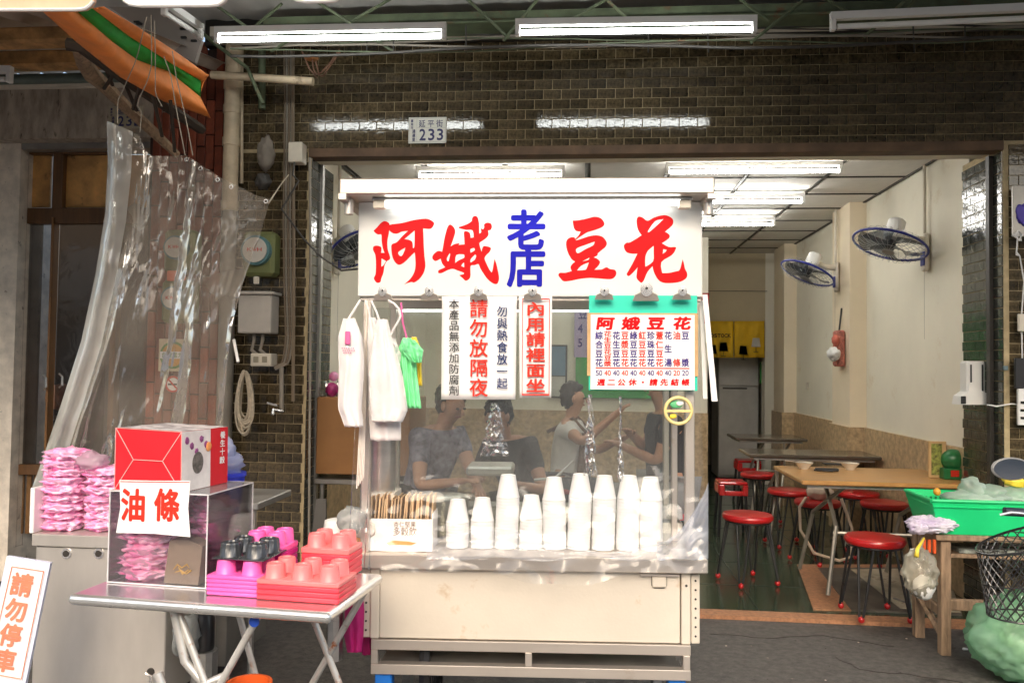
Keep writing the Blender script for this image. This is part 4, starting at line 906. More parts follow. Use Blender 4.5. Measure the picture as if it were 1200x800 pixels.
# ================================================================== FOOD CART
ORI = V3((-.2, 3.05, 0))
XF = Matrix.Translation(ORI) @ Matrix.Rotation(math.radians(3), 4, 'Z') @ Matrix.Rotation(-.008, 4, 'Y')
XI = XF.inverted()
def C(px, py, yl=0.0):
    o = XI @ CP; d = XI.to_3x3() @ ray(px, py); return o+d*((yl-o.y)/d.y)
def CB(x0, y0, x1, y1, yl, d, b=.003, mb=None):
    a_ = C(x0, y1, yl); b2 = C(x1, y0, yl); return (mb or MB()).bev(a_.x, yl, a_.z, b2.x, yl+d, b2.z, b)
EX, EZ = V3((1, 0, 0)), V3((0, 0, 1))
cart = thing('food_cart', 'stainless steel tofu pudding cart with a big white sign header in the centre', 'food cart', (0, .3, 0))
xl, xr = C(418, 660, -.03).x, C(830, 660, -.03).x
zt = C(620, 652, -.03).z; zb = C(620, 669, -.03).z
MB().bev(xl, -.03, zb, xr, .68, zt, .004).build('counter_top', STEELB, cart)
bl, br_ = C(434, 700, 0).x, C(810, 700, 0).x; z0, z1 = C(620, 752, 0).z, zb-.001
MB().bev(bl+.035, .004, z0+.004, br_-.04, .64, z1, .003).build('body_panel', PANELM, cart)
for x in (bl, br_-.036): MB().bev(x, 0, z0+.002, x+.034, .034, z1, .003).build('corner_post', PANELM, cart)
MB().bev(br_+.002, .012, z0+.002, br_+.034, .5, z1-.01, .003).build('side_panel', PANELM, cart)
MB().bev(bl-.036, .012, z0+.002, bl-.002, .5, z1-.01, .003).build('side_panel', PANELM, cart)
m = MB()
for k in range(9):
    m.tube([(br_+.018, .009, z0+.03+k*.034), (br_+.018, .012, z0+.03+k*.034)], .004, 8); m.tube([(bl-.018, .009, z0+.03+k*.034), (bl-.018, .012, z0+.03+k*.034)], .004, 8)
for x in (bl+.017, br_-.018): m.tube([(x, -.002, z1-.05), (x, 0, z1-.05)], .005, 8)
m.build('rivet', DARK, cart)['kind'] = 'stuff'
q0, q1 = C(750, 670, 0), C(796, 674, 0)
MB().bev(q0.x, -.012, q0.z-.012, q1.x, .004, q0.z-.003, .001).build('drawer_rail', STEELB, cart)
q0, q1 = C(764, 674, 0), C(781, 688, 0)
MB().bev(q0.x, -.006, q1.z, q1.x, .003, q0.z, .004).build('latch_plate', PANELM, cart)
MB().poly([V3((q0.x-.002, -.001, q0.z)), V3((q0.x-.002, -.001, q1.z+.006)), V3((q0.x+.008, -.001, q1.z-.003)), V3((q1.x-.008, -.001, q1.z-.003)), V3((q1.x+.002, -.001, q1.z+.006)), V3((q1.x+.002, -.001, q0.z))], (0, .0015, 0)).build('latch_painted_shadow', DARK, cart)  # dark sheet edging the latch sides and bottom, its shadow drawn as colour
# lower frame
za, zc = C(620, 764, 0).z, C(620, 781, 0).z; zd = C(620, 793, 0).z
MB().bev(bl+.005, -.004, za, br_-.002, .036, z0, .002).build('frame_rail', STEELB, cart)
MB().bev(bl+.005, -.004, zd, br_-.002, .036, zc, .002).build('frame_rail', STEELB, cart)
MB().bev(bl+.005, .6, zd, br_-.002, .64, zc, .002).build('frame_rail', STEELB, cart)
for x in (bl+.005, C(619, 775, 0).x-.012, br_-.03): MB().bev(x, -.003, zc+.001, x+.026, .03, za-.001, .002).build('frame_strut', STEELB, cart)
for x in (bl+.005, br_-.03): MB().box(x, .601, zc, x+.026, .63, z0).build('frame_strut', STEELB, cart)
MB().box(bl+.03, .03, zc-.02, br_-.03, .6, zc-.012).build('under_shelf', STEELD, cart)
for x, y in ((bl+.05, .04), (br_-.05, .04), (bl+.05, .58), (br_-.05, .58)):
    w_ = MB().bev(x-.032, y-.03, .115, x+.032, y+.03, zd-.002, .004).build('caster_bracket', M('caster_blue', (.01, .15, .55), .4), cart)
    MB().tube([(x-.018, y+.01, .06), (x+.018, y+.01, .06)], .058, 20).build('caster_wheel', M('grey_rubber', (.2, .2, .2), .7), cart)
wh = MB(); wh.disc((bl+.2, .3, .27), .25, (1, 0, 0), ring=.022, n=30); wh.tube([(bl+.15, .3, .27), (bl+.25, .3, .27)], .03, 14)
for k in range(14): wh.tube([(bl+.2, .3, .27), (bl+.2, .3+.24*math.cos(k*PI/7), .27+.24*math.sin(k*PI/7))], .003, 5)
wh.build('big_wheel', BLACK, cart)
# posts and upper frame
ztop = C(620, 209, 0).z
for xa, xb in ((424, 434), (803, 814)):
    a_ = C(xa, 500, 0).x; b2 = C(xb, 500, 0).x; MB().bev(a_, -.002, zt, b2, .03, ztop-.03, .003).build('front_post', STEELB, cart)
    MB().bev(a_+.01, .62, zt, b2+.0, .65, ztop-.03, .003).build('rear_post', STEELB, cart)
for xa, xb in ((456, 463), (787, 794)):
    a_ = C(xa, 500, .27).x; b2 = C(xb, 500, .27).x; MB().bev(a_, .27, zt, b2, .295, C(620, 352, .27).z, .003).build('inner_post', STEELB, cart)
a_, b2 = C(456, 362, .27), C(794, 352, .27); MB().bev(a_.x, .268, a_.z, b2.x, .297, b2.z, .002).build('inner_top_rail', STEELB, cart)
CB(422, 346, 822, 352, -.012, .03, .002).build('front_top_rail', STEELB, cart)
for y in (596, 612, 630):
    a_, b2 = C(470, y+8, .5), C(800, y, .5); MB().bev(a_.x, .5, a_.z, b2.x, .64, b2.z, .003).build('rear_ledge', STEELD if y != 612 else STEEL, cart)
a_, b2 = C(435, 640, .275), C(793, 362, .275); MB().box(a_.x, .28, zt+.001, b2.x, .284, b2.z).build('glass_pane', GLASSC, cart)
a_ = C(434, 586, .1); b2 = C(462, 578, .1); MB().bev(a_.x, .1, a_.z, b2.x, .26, b2.z, .002).build('side_ledge', M('pale_ledge', (.75, .68, .58), .5), cart)
MB().tube([C(470, 362, .33), C(690, 362, .33)], .013, 10).build('inner_lamp_tube', TUBES, cart, True)
# roof
rf = CB(397, 207, 838, 228, -.16, .95, .006).build('roof', STEELB, cart)
CB(396, 226, 406, 234, -.161, .9, .002).build('roof_lip', STEELB, rf); CB(829, 226, 839, 233, -.161, .9, .002).build('roof_lip', STEELB, rf)
a_ = C(409, 234, -.1); MB().tube([(a_.x, -.1, a_.z), (a_.x, -.1, a_.z-.055)], .017, 14).build('roof_socket', STEELB, cart, True)
a_ = C(830, 234, -.1); MB().tube([(a_.x, -.1, a_.z), (a_.x, -.1, a_.z-.055)], .017, 14).build('roof_socket', STEELB, cart, True)
# lamp over the sign
MB().tube([C(452, 240, -.1), C(797, 237, -.1)], .012, 12).build('sign_lamp_tube', TUBES, cart, True)
CB(436, 231, 812, 235, -.11, .03, .002).build('sign_lamp_housing', WHITE, cart)
for x in (444, 803): CB(x-7, 234, x+7, 244, -.115, .03, .003).build('lamp_holder', OFFW, cart)
# sign
sg_l, sg_r = C(419, 347, -.03), C(823, 236, -.03)
sb = MB().bev(sg_l.x, -.03, sg_l.z, sg_r.x, -.004, sg_r.z, .003).build('sign_board', SIGNW, cart)
def smooth_poly(pts):
    n = len(pts); out = []
    for i in range(n):
        p0, p1, p2, p3 = (V3((*pts[(i+k-1) % n], 0)) for k in range(4))
        a1, a2 = (p1-p0), (p2-p1); sharp = a1.length > 1e-6 and a2.length > 1e-6 and a1.normalized().dot(a2.normalized()) < .1
        out.append(p1)
        b1_ = (p2-p1).normalized().dot((p3-p2).normalized()) if (p3-p2).length > 1e-6 else 1
        t1 = V3((0, 0, 0)) if sharp else (p2-p0)*.5; t2 = V3((0, 0, 0)) if b1_ < .1 else (p3-p1)*.5
        for s in (.33, .67):
            h00, h10, h01, h11 = 2*s**3-3*s*s+1, s**3-2*s*s+s, -2*s**3+3*s*s, s**3-s*s
            out.append(p1*h00+t1*h10+p2*h01+t2*h11)
    return out
def brush(loops, ox, oy, off, name='lettering'):
    c = bpy.data.curves.new('brush', 'CURVE'); c.dimensions = '2D'; c.fill_mode = 'BOTH'
    for lp in loops:
        pts = smooth_poly(lp); s = c.splines.new('POLY'); s.points.add(len(pts)-1); s.use_cyclic_u = True
        for i, p in enumerate(pts): s.points[i].co = (p.x/100, -p.y/100, 0, 1)
    o = bpy.data.objects.new('brush', c); COL.objects.link(o); dg = bpy.context.evaluated_depsgraph_get(); dg.update()
    me = bpy.data.meshes.new_from_object(o.evaluated_get(dg)); mb = MB(); yl = -.0305-off
    mb.v = [C(ox+v.co.x*100/8, oy-v.co.y*100/8, yl) for v in me.vertices]; mb.f = [tuple(p.vertices) for p in me.polygons]
    bpy.data.objects.remove(o); mb.build(name, RED, sb)
brush([[(62, 203), (95, 170), (130, 130), (165, 113), (200, 125), (212, 150), (205, 230), (193, 290), (192, 350), (200, 395), (218, 450), (210, 475), (188, 487), (165, 530), (155, 595), (135, 650), (125, 685), (90, 688), (65, 650), (80, 610), (85, 520), (78, 430), (58, 385), (62, 350), (100, 343), (135, 360), (133, 410), (165, 410), (150, 370), (138, 300), (135, 240), (105, 238), (80, 225)],
       [(137, 462), (180, 487), (152, 530), (135, 538)]], 430, 245, .0)
brush([[(206, 150), (330, 130), (440, 103), (550, 90), (600, 105), (630, 135), (605, 180), (570, 185), (527, 180), (530, 250), (533, 350), (540, 450), (548, 530), (530, 600), (490, 655), (440, 688), (415, 682), (345, 707), (400, 660), (440, 600), (455, 530), (452, 440), (447, 405), (405, 445), (360, 490), (310, 522), (270, 505), (240, 450), (228, 370), (235, 330), (280, 310), (330, 255), (385, 205), (330, 210), (280, 230), (235, 222), (206, 190)],
       [(447, 200), (445, 350), (430, 362), (425, 310), (395, 288), (350, 282), (400, 240)], [(297, 400), (360, 360), (350, 395), (325, 440), (300, 430)]], 430, 245, .0008)
brush([[(425, 90), (445, 65), (475, 75), (490, 130), (492, 180), (493, 230), (512, 215), (505, 180), (530, 190), (540, 170), (538, 145), (565, 128), (600, 135), (612, 165), (600, 195), (575, 200), (580, 240), (560, 270), (520, 300), (495, 320), (505, 370), (515, 400), (530, 350), (570, 350), (602, 365), (590, 400), (560, 430), (543, 462), (560, 510), (590, 570), (610, 595), (620, 560), (628, 510), (637, 467), (655, 520), (670, 590), (678, 650), (662, 700), (620, 695), (570, 655), (530, 600), (500, 550), (485, 515), (450, 525), (415, 530), (410, 570), (408, 640), (370, 672), (340, 650), (305, 618), (345, 610), (350, 598), (290, 575), (240, 560), (190, 575), (140, 600), (110, 600), (110, 575), (150, 555), (175, 545), (145, 510), (130, 465), (85, 487), (55, 465), (60, 430), (105, 392), (145, 400), (155, 340), (170, 260), (195, 170), (220, 145), (250, 165), (268, 210), (250, 280), (225, 350), (260, 328), (310, 318), (300, 335), (355, 330), (352, 270), (350, 215), (375, 208), (405, 225), (412, 270), (440, 265), (430, 200), (370, 195), (305, 180), (300, 168), (370, 145), (420, 115)],
       [(410, 375), (445, 365), (452, 385), (412, 410)], [(412, 470), (455, 425), (465, 440), (450, 475), (412, 500)], [(190, 460), (215, 415), (220, 430), (205, 490), (193, 485)], [(278, 430), (350, 425), (352, 455), (300, 480), (268, 505)], [(330, 520), (350, 500), (352, 545), (325, 535)]], 500, 245, 0)
brush([[(210, 108), (260, 105), (340, 90), (410, 72), (470, 85), (505, 130), (490, 165), (420, 195), (350, 215), (300, 245), (235, 290), (230, 282), (262, 250), (285, 210), (245, 205), (220, 175)]], 645, 245, .0008)
brush([[(150, 300), (180, 268), (225, 265), (240, 292), (300, 275), (360, 255), (430, 245), (490, 260), (527, 310), (520, 350), (480, 385), (445, 415), (440, 435), (405, 452), (440, 465), (465, 495), (450, 530), (412, 568), (480, 565), (525, 545), (560, 562), (605, 570), (618, 605), (600, 640), (560, 657), (470, 652), (370, 645), (270, 655), (200, 670), (130, 677), (100, 655), (75, 620), (90, 597), (140, 597), (200, 580), (188, 545), (205, 515), (232, 492), (200, 470), (170, 420), (150, 360)],
       [(245, 370), (330, 335), (415, 305), (400, 340), (330, 375), (270, 410), (247, 408)], [(300, 490), (365, 455), (355, 475)], [(250, 575), (290, 530), (360, 500), (340, 555), (320, 570)]], 645, 245, 0)
brush([[(168, 110), (185, 72), (225, 80), (270, 110), (330, 80), (400, 60), (450, 60), (500, 85), (512, 120), (500, 155), (435, 212), (475, 240), (470, 275), (405, 320), (470, 355), (530, 355), (535, 375), (500, 430), (400, 498), (410, 600), (470, 598), (530, 585), (570, 572), (590, 510), (600, 468), (612, 510), (622, 560), (642, 600), (635, 645), (580, 680), (500, 693), (420, 690), (370, 660), (330, 590), (318, 535), (270, 590), (235, 670), (210, 692), (170, 650), (170, 600), (178, 545), (140, 590), (95, 628), (75, 610), (90, 580), (130, 510), (175, 418), (120, 418), (70, 400), (48, 345), (75, 315), (110, 310), (215, 245), (180, 190)],
       [(275, 205), (340, 115), (405, 97), (410, 105), (290, 213)], [(250, 540), (250, 450), (275, 390), (328, 345), (328, 400), (322, 490)], [(412, 420), (418, 375), (450, 382), (440, 400)]], 725, 245, 0)
m = MB(); q = C(595, 247, -.0312); q2 = C(641, 293, -.0312); char(m, '老', C(594, 245, -.0312), EX, EZ, q2.x-q.x, q.z-C(600, 296, -.0312).z, V3((0, 0, 0)), .028)
char(m, '店', C(594, 288, -.0312), EX, EZ, q2.x-q.x, q.z-C(600, 296, -.0312).z, V3((0, 0, 0)), .028)
m.build('blue_lettering', BLUE, sb)

# signs clipped below the header ------------------------------------------
def paper(x0, y0, x1, y1, yl, label, name='paper_sign', mat=PAPER, bend=.006, cat='sign', skew=(0, 0, 0, 0)):
    c4 = [C(x0+skew[0], y0, yl), C(x1+skew[1], y0, yl), C(x0+skew[2], y1, yl), C(x1+skew[3], y1, yl)]
    t = thing(name, label, cat, c4[2])
    def fn(u, v):
        p = c4[0].lerp(c4[1], u).lerp(c4[2].lerp(c4[3], u), v); return p+V3((0, -bend*math.sin(PI*v)*math.cos(PI*(u-.5))-bend*.3*math.sin(u*7+v*4), 0))
    MB().grid(fn, 14, 14, .0012).build('sheet', mat, t, 'all'); return t
def column(par, text, x, y0, y1, w_, yl, mat, bold=.01, h_=None, slant=0, name='lettering'):
    m = MB(); n = len(text); pt = (y1-y0)/n
    for i, ch in enumerate(text):
        if ch == ' ': continue
        a_ = C(x-w_/2, y0+i*pt, yl); b2 = C(x+w_/2, y0+i*pt+(h_ or pt*.96), yl)
        char(m, ch, a_, EX, EZ, b2.x-a_.x, a_.z-b2.z, V3((0, 0, 0)), bold, slant)
    m.build(name, mat, par)
t = paper(518, 347, 605, 468, -.055, 'white notice with three columns of black, red and blue characters hung under the sign', skew=(0, 1, -1, -1))
column(t, '本產品無添加防腐劑', 532, 350, 464, 12.5, -.067, INK, .008)
column(t, '請勿放隔夜', 561, 350, 466, 22, -.067, REDP, .016)
column(t, '勿與熱食放一起', 588.5, 358, 456, 13, -.067, NAVY, .012)
t = paper(608, 347, 647, 466, -.055, 'narrow white notice with red frame and six large red characters', skew=(0, 0, 1, -1))
column(t, '內用請裡面坐', 627.7, 353, 461, 23, -.067, REDP, .02)
m = MB()
for a4 in ((612, 349.5, 644, 351), (612, 461.5, 643.5, 463), (611.5, 350, 612.8, 463), (643, 350, 644.3, 463)):
    a_, b2 = C(a4[0], a4[3], -.0665), C(a4[2], a4[1], -.0665); m.box(a_.x, -.0667, a_.z, b2.x, -.0663, b2.z)
m.build('red_frame', REDP, t)
t = thing('menu_board', 'white price menu on a turquoise folder with a brown card behind', 'menu', C(753, 457, -.05))
MB().box(C(690, 457, -.04).x, -.040, C(690, 457, -.04).z, C(817, 346, -.04).x, -.036, C(690, 346, -.04).z).build('turquoise_folder', TEAL, t)
a_, b2 = C(688, 440, -.045), C(818, 367, -.045); MB().box(a_.x, -.046, a_.z, b2.x, -.041, b2.z).build('brown_card', KRAFT, t)
a_, b2 = C(692, 456, -.05), C(814, 369, -.05); MB().box(a_.x, -.051, a_.z, b2.x, -.047, b2.z).build('menu_sheet', PAPER, t)
def rowtext(par, text, xs, y0, y1, w_, yl, mat, bold=.01, slant=0, fit=False):
    m = MB()
    for x, ch in zip(xs, text):
        a_ = C(x-w_/2, y0, yl); b2 = C(x+w_/2, y1, yl); char(m, ch, a_, EX, EZ, b2.x-a_.x, a_.z-b2.z, V3((0, 0, 0)), bold, slant, fit)
    m.build('lettering', mat, par)
rowtext(t, '阿娥豆花', (708.5, 738.5, 768, 798.5), 371, 386.5, 21, -.0516, RED, .04, .1)
cols = ['綜合豆花', '花生豆花豆漿', '花生豆花', '豆漿豆花', '綠豆豆花', '紅豆豆花', '珍珠豆花', '薏仁豆花', '花生湯', '油條', '豆漿']
prices = ['50', '40', '40', '40', '40', '40', '40', '40', '40', '20', '20']
for i, cc in enumerate(cols):
    x = 702+i*10.12; mm = MB(); n = len(cc)
    if n == 6: ys = [387.5+k*7.0 for k in range(6)]; hh = 7
    elif n == 4: ys = [388+k*10.6 for k in range(4)]; hh = 10
    elif n == 3: ys = [388, 403.5, 419.8]; hh = 10
    else: ys = [388, 419.8]; hh = 10
    for ch, y in zip(cc, ys):
        a_ = C(x-4.6, y, -.0516); b2 = C(x+4.6, y+hh, -.0516); char(mm, ch, a_, EX, EZ, b2.x-a_.x, a_.z-b2.z, V3((0, 0, 0)), .022)
    for k, ch in enumerate(prices[i]):
        a_ = C(x-3.9+k*4, 433.8, -.0516); b2 = C(x-.3+k*4, 440, -.0516); char(mm, ch, a_, EX, EZ, b2.x-a_.x, a_.z-b2.z, V3((0, 0, 0)), .02, fit=True)
    mm.build('lettering', REDP if i % 2 else PURP, t)
a_, b2 = C(698, 431.7, -.0516), C(808, 431, -.0516); MB().box(a_.x, -.0518, a_.z, b2.x, -.0512, b2.z).build('rule_line', REDP, t)
rowtext(t, '週二公休・請先結帳', (704, 716, 728, 741, 753, 765.5, 778, 790.5, 803), 443.5, 452, 9.5, -.0516, RED, .03, .1)
def clip(x, label, s=1.0, y=347):
    q = C(x, y, -.075); t = thing('bulldog_clip', label, 'clip', q, 'metal clips holding notices and plastic under the sign')
    w_ = .034*s; m = MB()
    m.poly([V3((q.x-w_, -.078, q.z-.012*s)), V3((q.x+w_, -.078, q.z-.012*s)), V3((q.x+w_*.85, -.085, q.z+.004)), V3((q.x+w_*.3, -.088, q.z+.012*s)), V3((q.x-w_*.3, -.088, q.z+.012*s)), V3((q.x-w_*.85, -.085, q.z+.004))], (0, .02, 0)); m.build('jaw', STEELB, t)
    m = MB(); m.lathe([(.001, -.003), (.0155*s, -.003), (.0165*s, .0), (.001, .001)], (0, 0, 0), 18); 
    m.v = [V3((q.x+v.x, -.09-v.z, q.z+.018*s+v.y*1.15)) for v in m.v]; m.build('grip', ALU, t, True)
    MB().tube([(q.x, -.0945, q.z+.02*s), (q.x, -.0935, q.z+.02*s)], .0035*s, 8).build('grip_hole', DARK, t)
for x, lb, s in ((449, 'leftmost metal clip on the rail, above the white bags', 1), (504-.5, 'second metal clip from the left, over bare plastic', 1), (561, 'metal clip above the three-column notice', 1), (624, 'metal clip above the narrow red notice', 1), (708, 'metal clip at the left end of the turquoise folder', 1), (757, 'largest metal clip, in the middle of the turquoise folder', 1.4), (799, 'metal clip at the right end of the turquoise folder', 1)):
    clip(x, lb, s)
# big clear sheet over the cart front --------------------------------------
def sheet(u, v):
    n1 = noise.noise(V3((u*5, v*2.2, .3))); n2 = noise.noise(V3((u*16, v*3, 2.3))); n3 = noise.noise(V3((u*24, v*22, 5.1)))
    x = (424-17*v)*(1-u)+(816+13*v)*u; s = max(0, (v-.3)/.7)**2.2; y = 347+v*(322+9*noise.noise(V3((u*7, 1, 1)))*s + 16*math.exp(-((u-.62)/.16)**2)*s*s)
    w_ = max(0, min(1, (v-.33)/.2)); yl = -.032-.105*s*(1+.1*n2)-.018*abs(n1)*w_-.010*n2*w_-.012*s*n3
    yl -= .014*s*math.exp(-((u-.62)/.12)**2)*math.sin(u*45+v*6)
    if u < .07: yl -= .010*math.sin(u*260)*(.15+v)
    return C(x, y, yl)
tag(MB().grid(sheet, 150, 110).build('clear_plastic_sheet', CLEAR, None, 'all', False), 'clear wrinkled plastic sheet hanging over the cart front and cups', 'sheet')
# crumpled shiny wrinkles pinched into the sheet
m = MB()
def wr(u, v, x, y, w_, h_, sd):
    n = noise.noise(V3((u*4+sd, v*9, sd))); n2 = noise.noise(V3((u*9, v*16+sd, 3)))
    return C(x+(u-.5)*w_*(.25+.75*v)+3*n, y+v*h_, -.04-.02*math.sin(PI*u)-.022*n*math.sin(PI*u)-.014*n2)
for i, (x, y, w_, h_) in enumerate(((580, 472, 34, 62), (692, 462, 16, 95), (727, 464, 5, 100))):
    m.grid(lambda u, v: wr(u, v, x, y, w_, h_, i*3.7), 16, 34)
tag(m.build('plastic_wrinkles', film('crumpled_film', milk=.02, gloss=1.1, rough=.04, bump=.8, bs=16, clear=.01), None, 'all', False), 'crumpled creases of clear plastic below the notices', 'sheet', kind='stuff')
t = thing('round_badge', 'cream ring with a crossbar stuck on the plastic at the right of the cart', 'badge', C(795, 498, -.06))
q = C(795, 481, -.06); BD = M('cream_ring', (.75, .6, .25), .4)
MB().disc(q, .048, (0, 1, 0), ring=.0065, n=32).build('ring', BD, t, 'all'); MB().bev(q.x-.044, -.064, q.z-.006, q.x+.044, -.056, q.z+.003, .001).build('crossbar', BD, t)
MB().blob((q.x-.004, -.052, q.z+.022), (.026, .003, .014), .3, 3, 1, 2).build('green_print', M('badge_green', (.1, .45, .2), .5), t, 'all'); MB().blob((q.x+.006, -.0565, q.z+.026), (.014, .002, .008), .3, 3, 2, 2).build('white_print', PAPER, t, 'all'); MB().blob((q.x-.018, -.052, q.z-.02), (.014, .002, .01), .3, 3, 3, 2).build('yellow_print', YELB, t, 'all')
# cups ---------------------------------------------------------------------
def cup_stack(x, top, i, label):
    zb_ = zt+.0015; q = C(x, 640, .12); zt_ = C(x, top, .12).z; lean = random.uniform(-.0011, .0011); t = thing('cup_stack', label, 'paper cups', (q.x, .12, zb_), 'stacks of upturned white paper cups on the cart counter')
    hc = .088; n = max(2, int((zt_-zb_-hc)/.0115)+1); pit = (zt_-zb_-hc)/(n-1)
    prof = [(.0448, 0), (.0456, .0012), (.0456, .0045), (.0440, .006), (.0288, hc-.0005), (.0275, hc), (.0255, hc-.004)]
    for k in range(n):
        if k == n-1: MB().lathe(prof, (q.x+lean*k*.5, .12, zb_+k*pit), 28, capb=False).build('cup', CUPM, t, True)
        else: MB().lathe([(.0448, 0), (.0453, .0012), (.0453, .0045), (.0449, .006), (.0448, .0125)], (q.x+lean*k*.5+random.uniform(-.0006, .0006), .12, zb_+k*pit), 24, capb=False, capt=False).build('cup', CUPM, t, True)
nm = ['shortest-standing white cup stack at the far left, beside the sachet box', 'second white cup stack from the sachet box', 'tallest white cup stack, third from the sachet box', 'shortest white cup stack between two tall ones', 'fifth white cup stack from the sachet box', 'sixth white cup stack from the sachet box', 'third white cup stack from the right end', 'second white cup stack from the right end', 'rightmost white cup stack on the cart counter']
for i, (x, top) in enumerate(((536, 585), (565, 583), (593, 556), (622, 580), (650, 559), (678, 555), (706.5, 557), (735, 557), (763, 559))): cup_stack(x, top, i, nm[i])
# sachet box
t = thing('sachet_box', 'white printed carton of drink sachets at the left end of the counter', 'box', C(462, 650, .03))
a_, b2 = C(414, 650, .02), C(507, 609, .02); bz1 = C(460, 608, .02).z
XB = M('carton_white', (.82, .78, .74), .5)
MB().bev(a_.x, .02, zt+.0015, b2.x, .032, bz1, .001).bev(a_.x, .032, zt+.0015, a_.x+.004, .16, bz1+.01, .001).bev(b2.x-.004, .032, zt+.0015, b2.x, .16, bz1+.02, .001).bev(a_.x, .1601, zt+.0015, b2.x, .165, bz1+.01, .001).build('carton', XB, t)
m = MB()
for i, ch in enumerate('多穀飲'): char(m, ch, C(460+i*9.5, 617, .0192), EX, EZ, .031, .034, V3((0, 0, 0)), .01)
for i, ch in enumerate('杏仁堅果'): char(m, ch, C(461+i*6.7, 610.5, .0192), EX, EZ, .021, .023, V3((0, 0, 0)), .005)
m.build('lettering', M('brown_ink', (.18, .12, .08), .5), t)
m = MB(); m.poly([C(414, 630, .019), C(418, 626, .019), C(430, 640, .019), C(424, 649, .019), C(414, 649, .019)], (0, .0005, 0)); m.poly([C(452, 636, .019), C(460, 633, .019), C(478, 634, .019), C(488, 636, .019), (C(482, 638.5, .019)), C(468, 638, .019), C(456, 639, .019)], (0, .0005, 0)); m.build('orange_print', M('print_orange', (.8, .33, .1), .5), t)
MB().blob(C(425, 620, .018), (.055, .0008, .035), .3, 2, 4, 2).build('pale_swirl_print', M('print_pale', (.7, .62, .55), .5), t, 'all')
ks = M('kraft_sachet', (.55, .36, .19), .7, var=.2, vs=12, rnd=.3)
for i in range(22):
    x = 424+i*3.7; top = 579+random.random()*5; q = C(x, 620, .04); zt2 = C(x, top, .07).z; yy = .05; mb = MB(); th = .0035; ln = random.uniform(.006, .02)
    mb.poly([V3((q.x+.0, yy+random.random()*.01, zt+.004)), V3((q.x+.0, yy+.09, zt+.004)), V3((q.x+ln, yy+.09, zt2)), V3((q.x+ln, yy, zt2))], (.006, .001, 0))
    tag(mb.build('drink_sachet', ks), 'upright brown paper drink sachet standing in the white printed carton', 'sachet', 'drink sachets in the white carton')
# hanging bags ---------------------------------------------------------------
def drape(rows, yl, name, mat, label, cat, th=.03, folds=5, amp=.012, seed=0, fn_pt=None, group=None, parent=None, extra=None):
    """hanging soft thing: rows of (left px, right px, y px) from top to bottom; closed, pleated"""
    pt = fn_pt or C; mb = MB(); nu, nv = 22, 30; fr_, bk = [], []
    for j in range(nv+1):
        v = j/nv; l_, r_, y = interp(rows, v)
        for i in range(nu+1):
            u = i/nu; e = math.sin(PI*u)**.5; f = amp*math.sin(u*folds*PI*2+seed+2*noise.noise(V3((u*3, v*2, seed))))*min(1, .4+v)*e
            c_ = noise.noise(V3((u*5+seed, v*6, 2)))*amp*.8
            fr_.append(pt(l_+(r_-l_)*u, y+2*noise.noise(V3((u*6, seed, 1)))*(1 if j in (0, nv) else 0), yl-th/2*e*min(1, .3+v*1.5)+f+c_)); bk.append(pt(l_+(r_-l_)*u, y, yl+th/2*e*min(1, .3+v*1.5)+f))
    W = nu+1; N = len(fr_); mb.v = fr_+bk
    for j in range(nv):
        for i in range(nu):
            k = j*W+i; mb.f += [(k, k+1, k+W+1, k+W), (k+N, k+N+W, k+N+W+1, k+N+1)]
    for i in range(nu): mb.f += [(i, i+N, i+N+1, i+1), (nv*W+i, nv*W+i+1, nv*W+i+1+N, nv*W+i+N)]
    for j in range(nv): mb.f += [(j*W, (j+1)*W, (j+1)*W+N, j*W+N), (j*W+nu, j*W+nu+N, (j+1)*W+nu+N, (j+1)*W+nu)]
    o = mb.build(name, mat, parent, 'all')
    if parent is None: tag(o, label, cat, group)
    return o
g = 'plastic bags hung at the left of the cart'
t = thing('carrier_bag', 'front white plastic bag with a pink handle patch, leftmost of the hung bags', 'bag', C(415, 490, -.14), g)
drape([(402, 416, 373), (396, 425, 395), (397, 427, 430), (396, 424, 478), (404, 426, 500)], -.14, 'bag_body', BAGW, '', '', .055, 2, .005, 1, parent=t)
MB().tube([C(407, 376, -.14), C(414, 365, -.13), C(422, 352, -.1)], .005, 6).build('bag_strap', BAGW, t, True)
MB().bev(*[C(404.5, 402, -.165)[0], -.172, C(404, 404, -.165)[2]], C(411, 388, -.165)[0], -.166, C(411, 388, -.165)[2], .004).build('handle_patch', M('pink_patch', (.65, .12, .3), .4), t)
m = MB()
for k in range(16): q = C(401+(k % 6)*2.6+(k//6), 408+(k//6)*2.6, -.17); m.tube([(q.x, -.171, q.z), (q.x, -.168, q.z)], .0022, 6)
m.build('dot_print', M('pink_patch', 0), t)
t = thing('carrier_bag', 'long white plastic bag hung behind, reaching lowest beside the steel post', 'bag', C(448, 510, -.1), g)
drape([(432, 440, 372), (430, 452, 400), (431, 464, 440), (432, 470, 480), (434, 470, 516)], -.08, 'bag_body', BAGW, '', '', .04, 2, .005, 4, parent=t)
MB().tube([C(434, 376, -.08), C(432, 362, -.07), C(428, 352, -.06)], .004, 6).build('bag_strap', BAGW, t, True)
t = thing('carrier_bag', 'broad white plastic bag with twisted straps left of the green bag', 'bag', C(452, 492, -.13), g)
drape([(442, 454, 374), (436, 461, 400), (432, 472, 440), (434, 478, 480), (436, 472, 494)], -.13, 'bag_body', BAGW, '', '', .06, 2, .006, 6, parent=t)
for pl in ([(446, 380), (441, 365), (435, 352)], [(449, 380), (455, 400), (463, 382), (470, 372), (466, 358), (455, 352)], [(440, 392), (452, 395), (465, 405)]):
    MB().tube([C(*interp(pl, k/8), -.135) for k in range(9)], .0045, 6).build('bag_strap', BAGW, t, True)
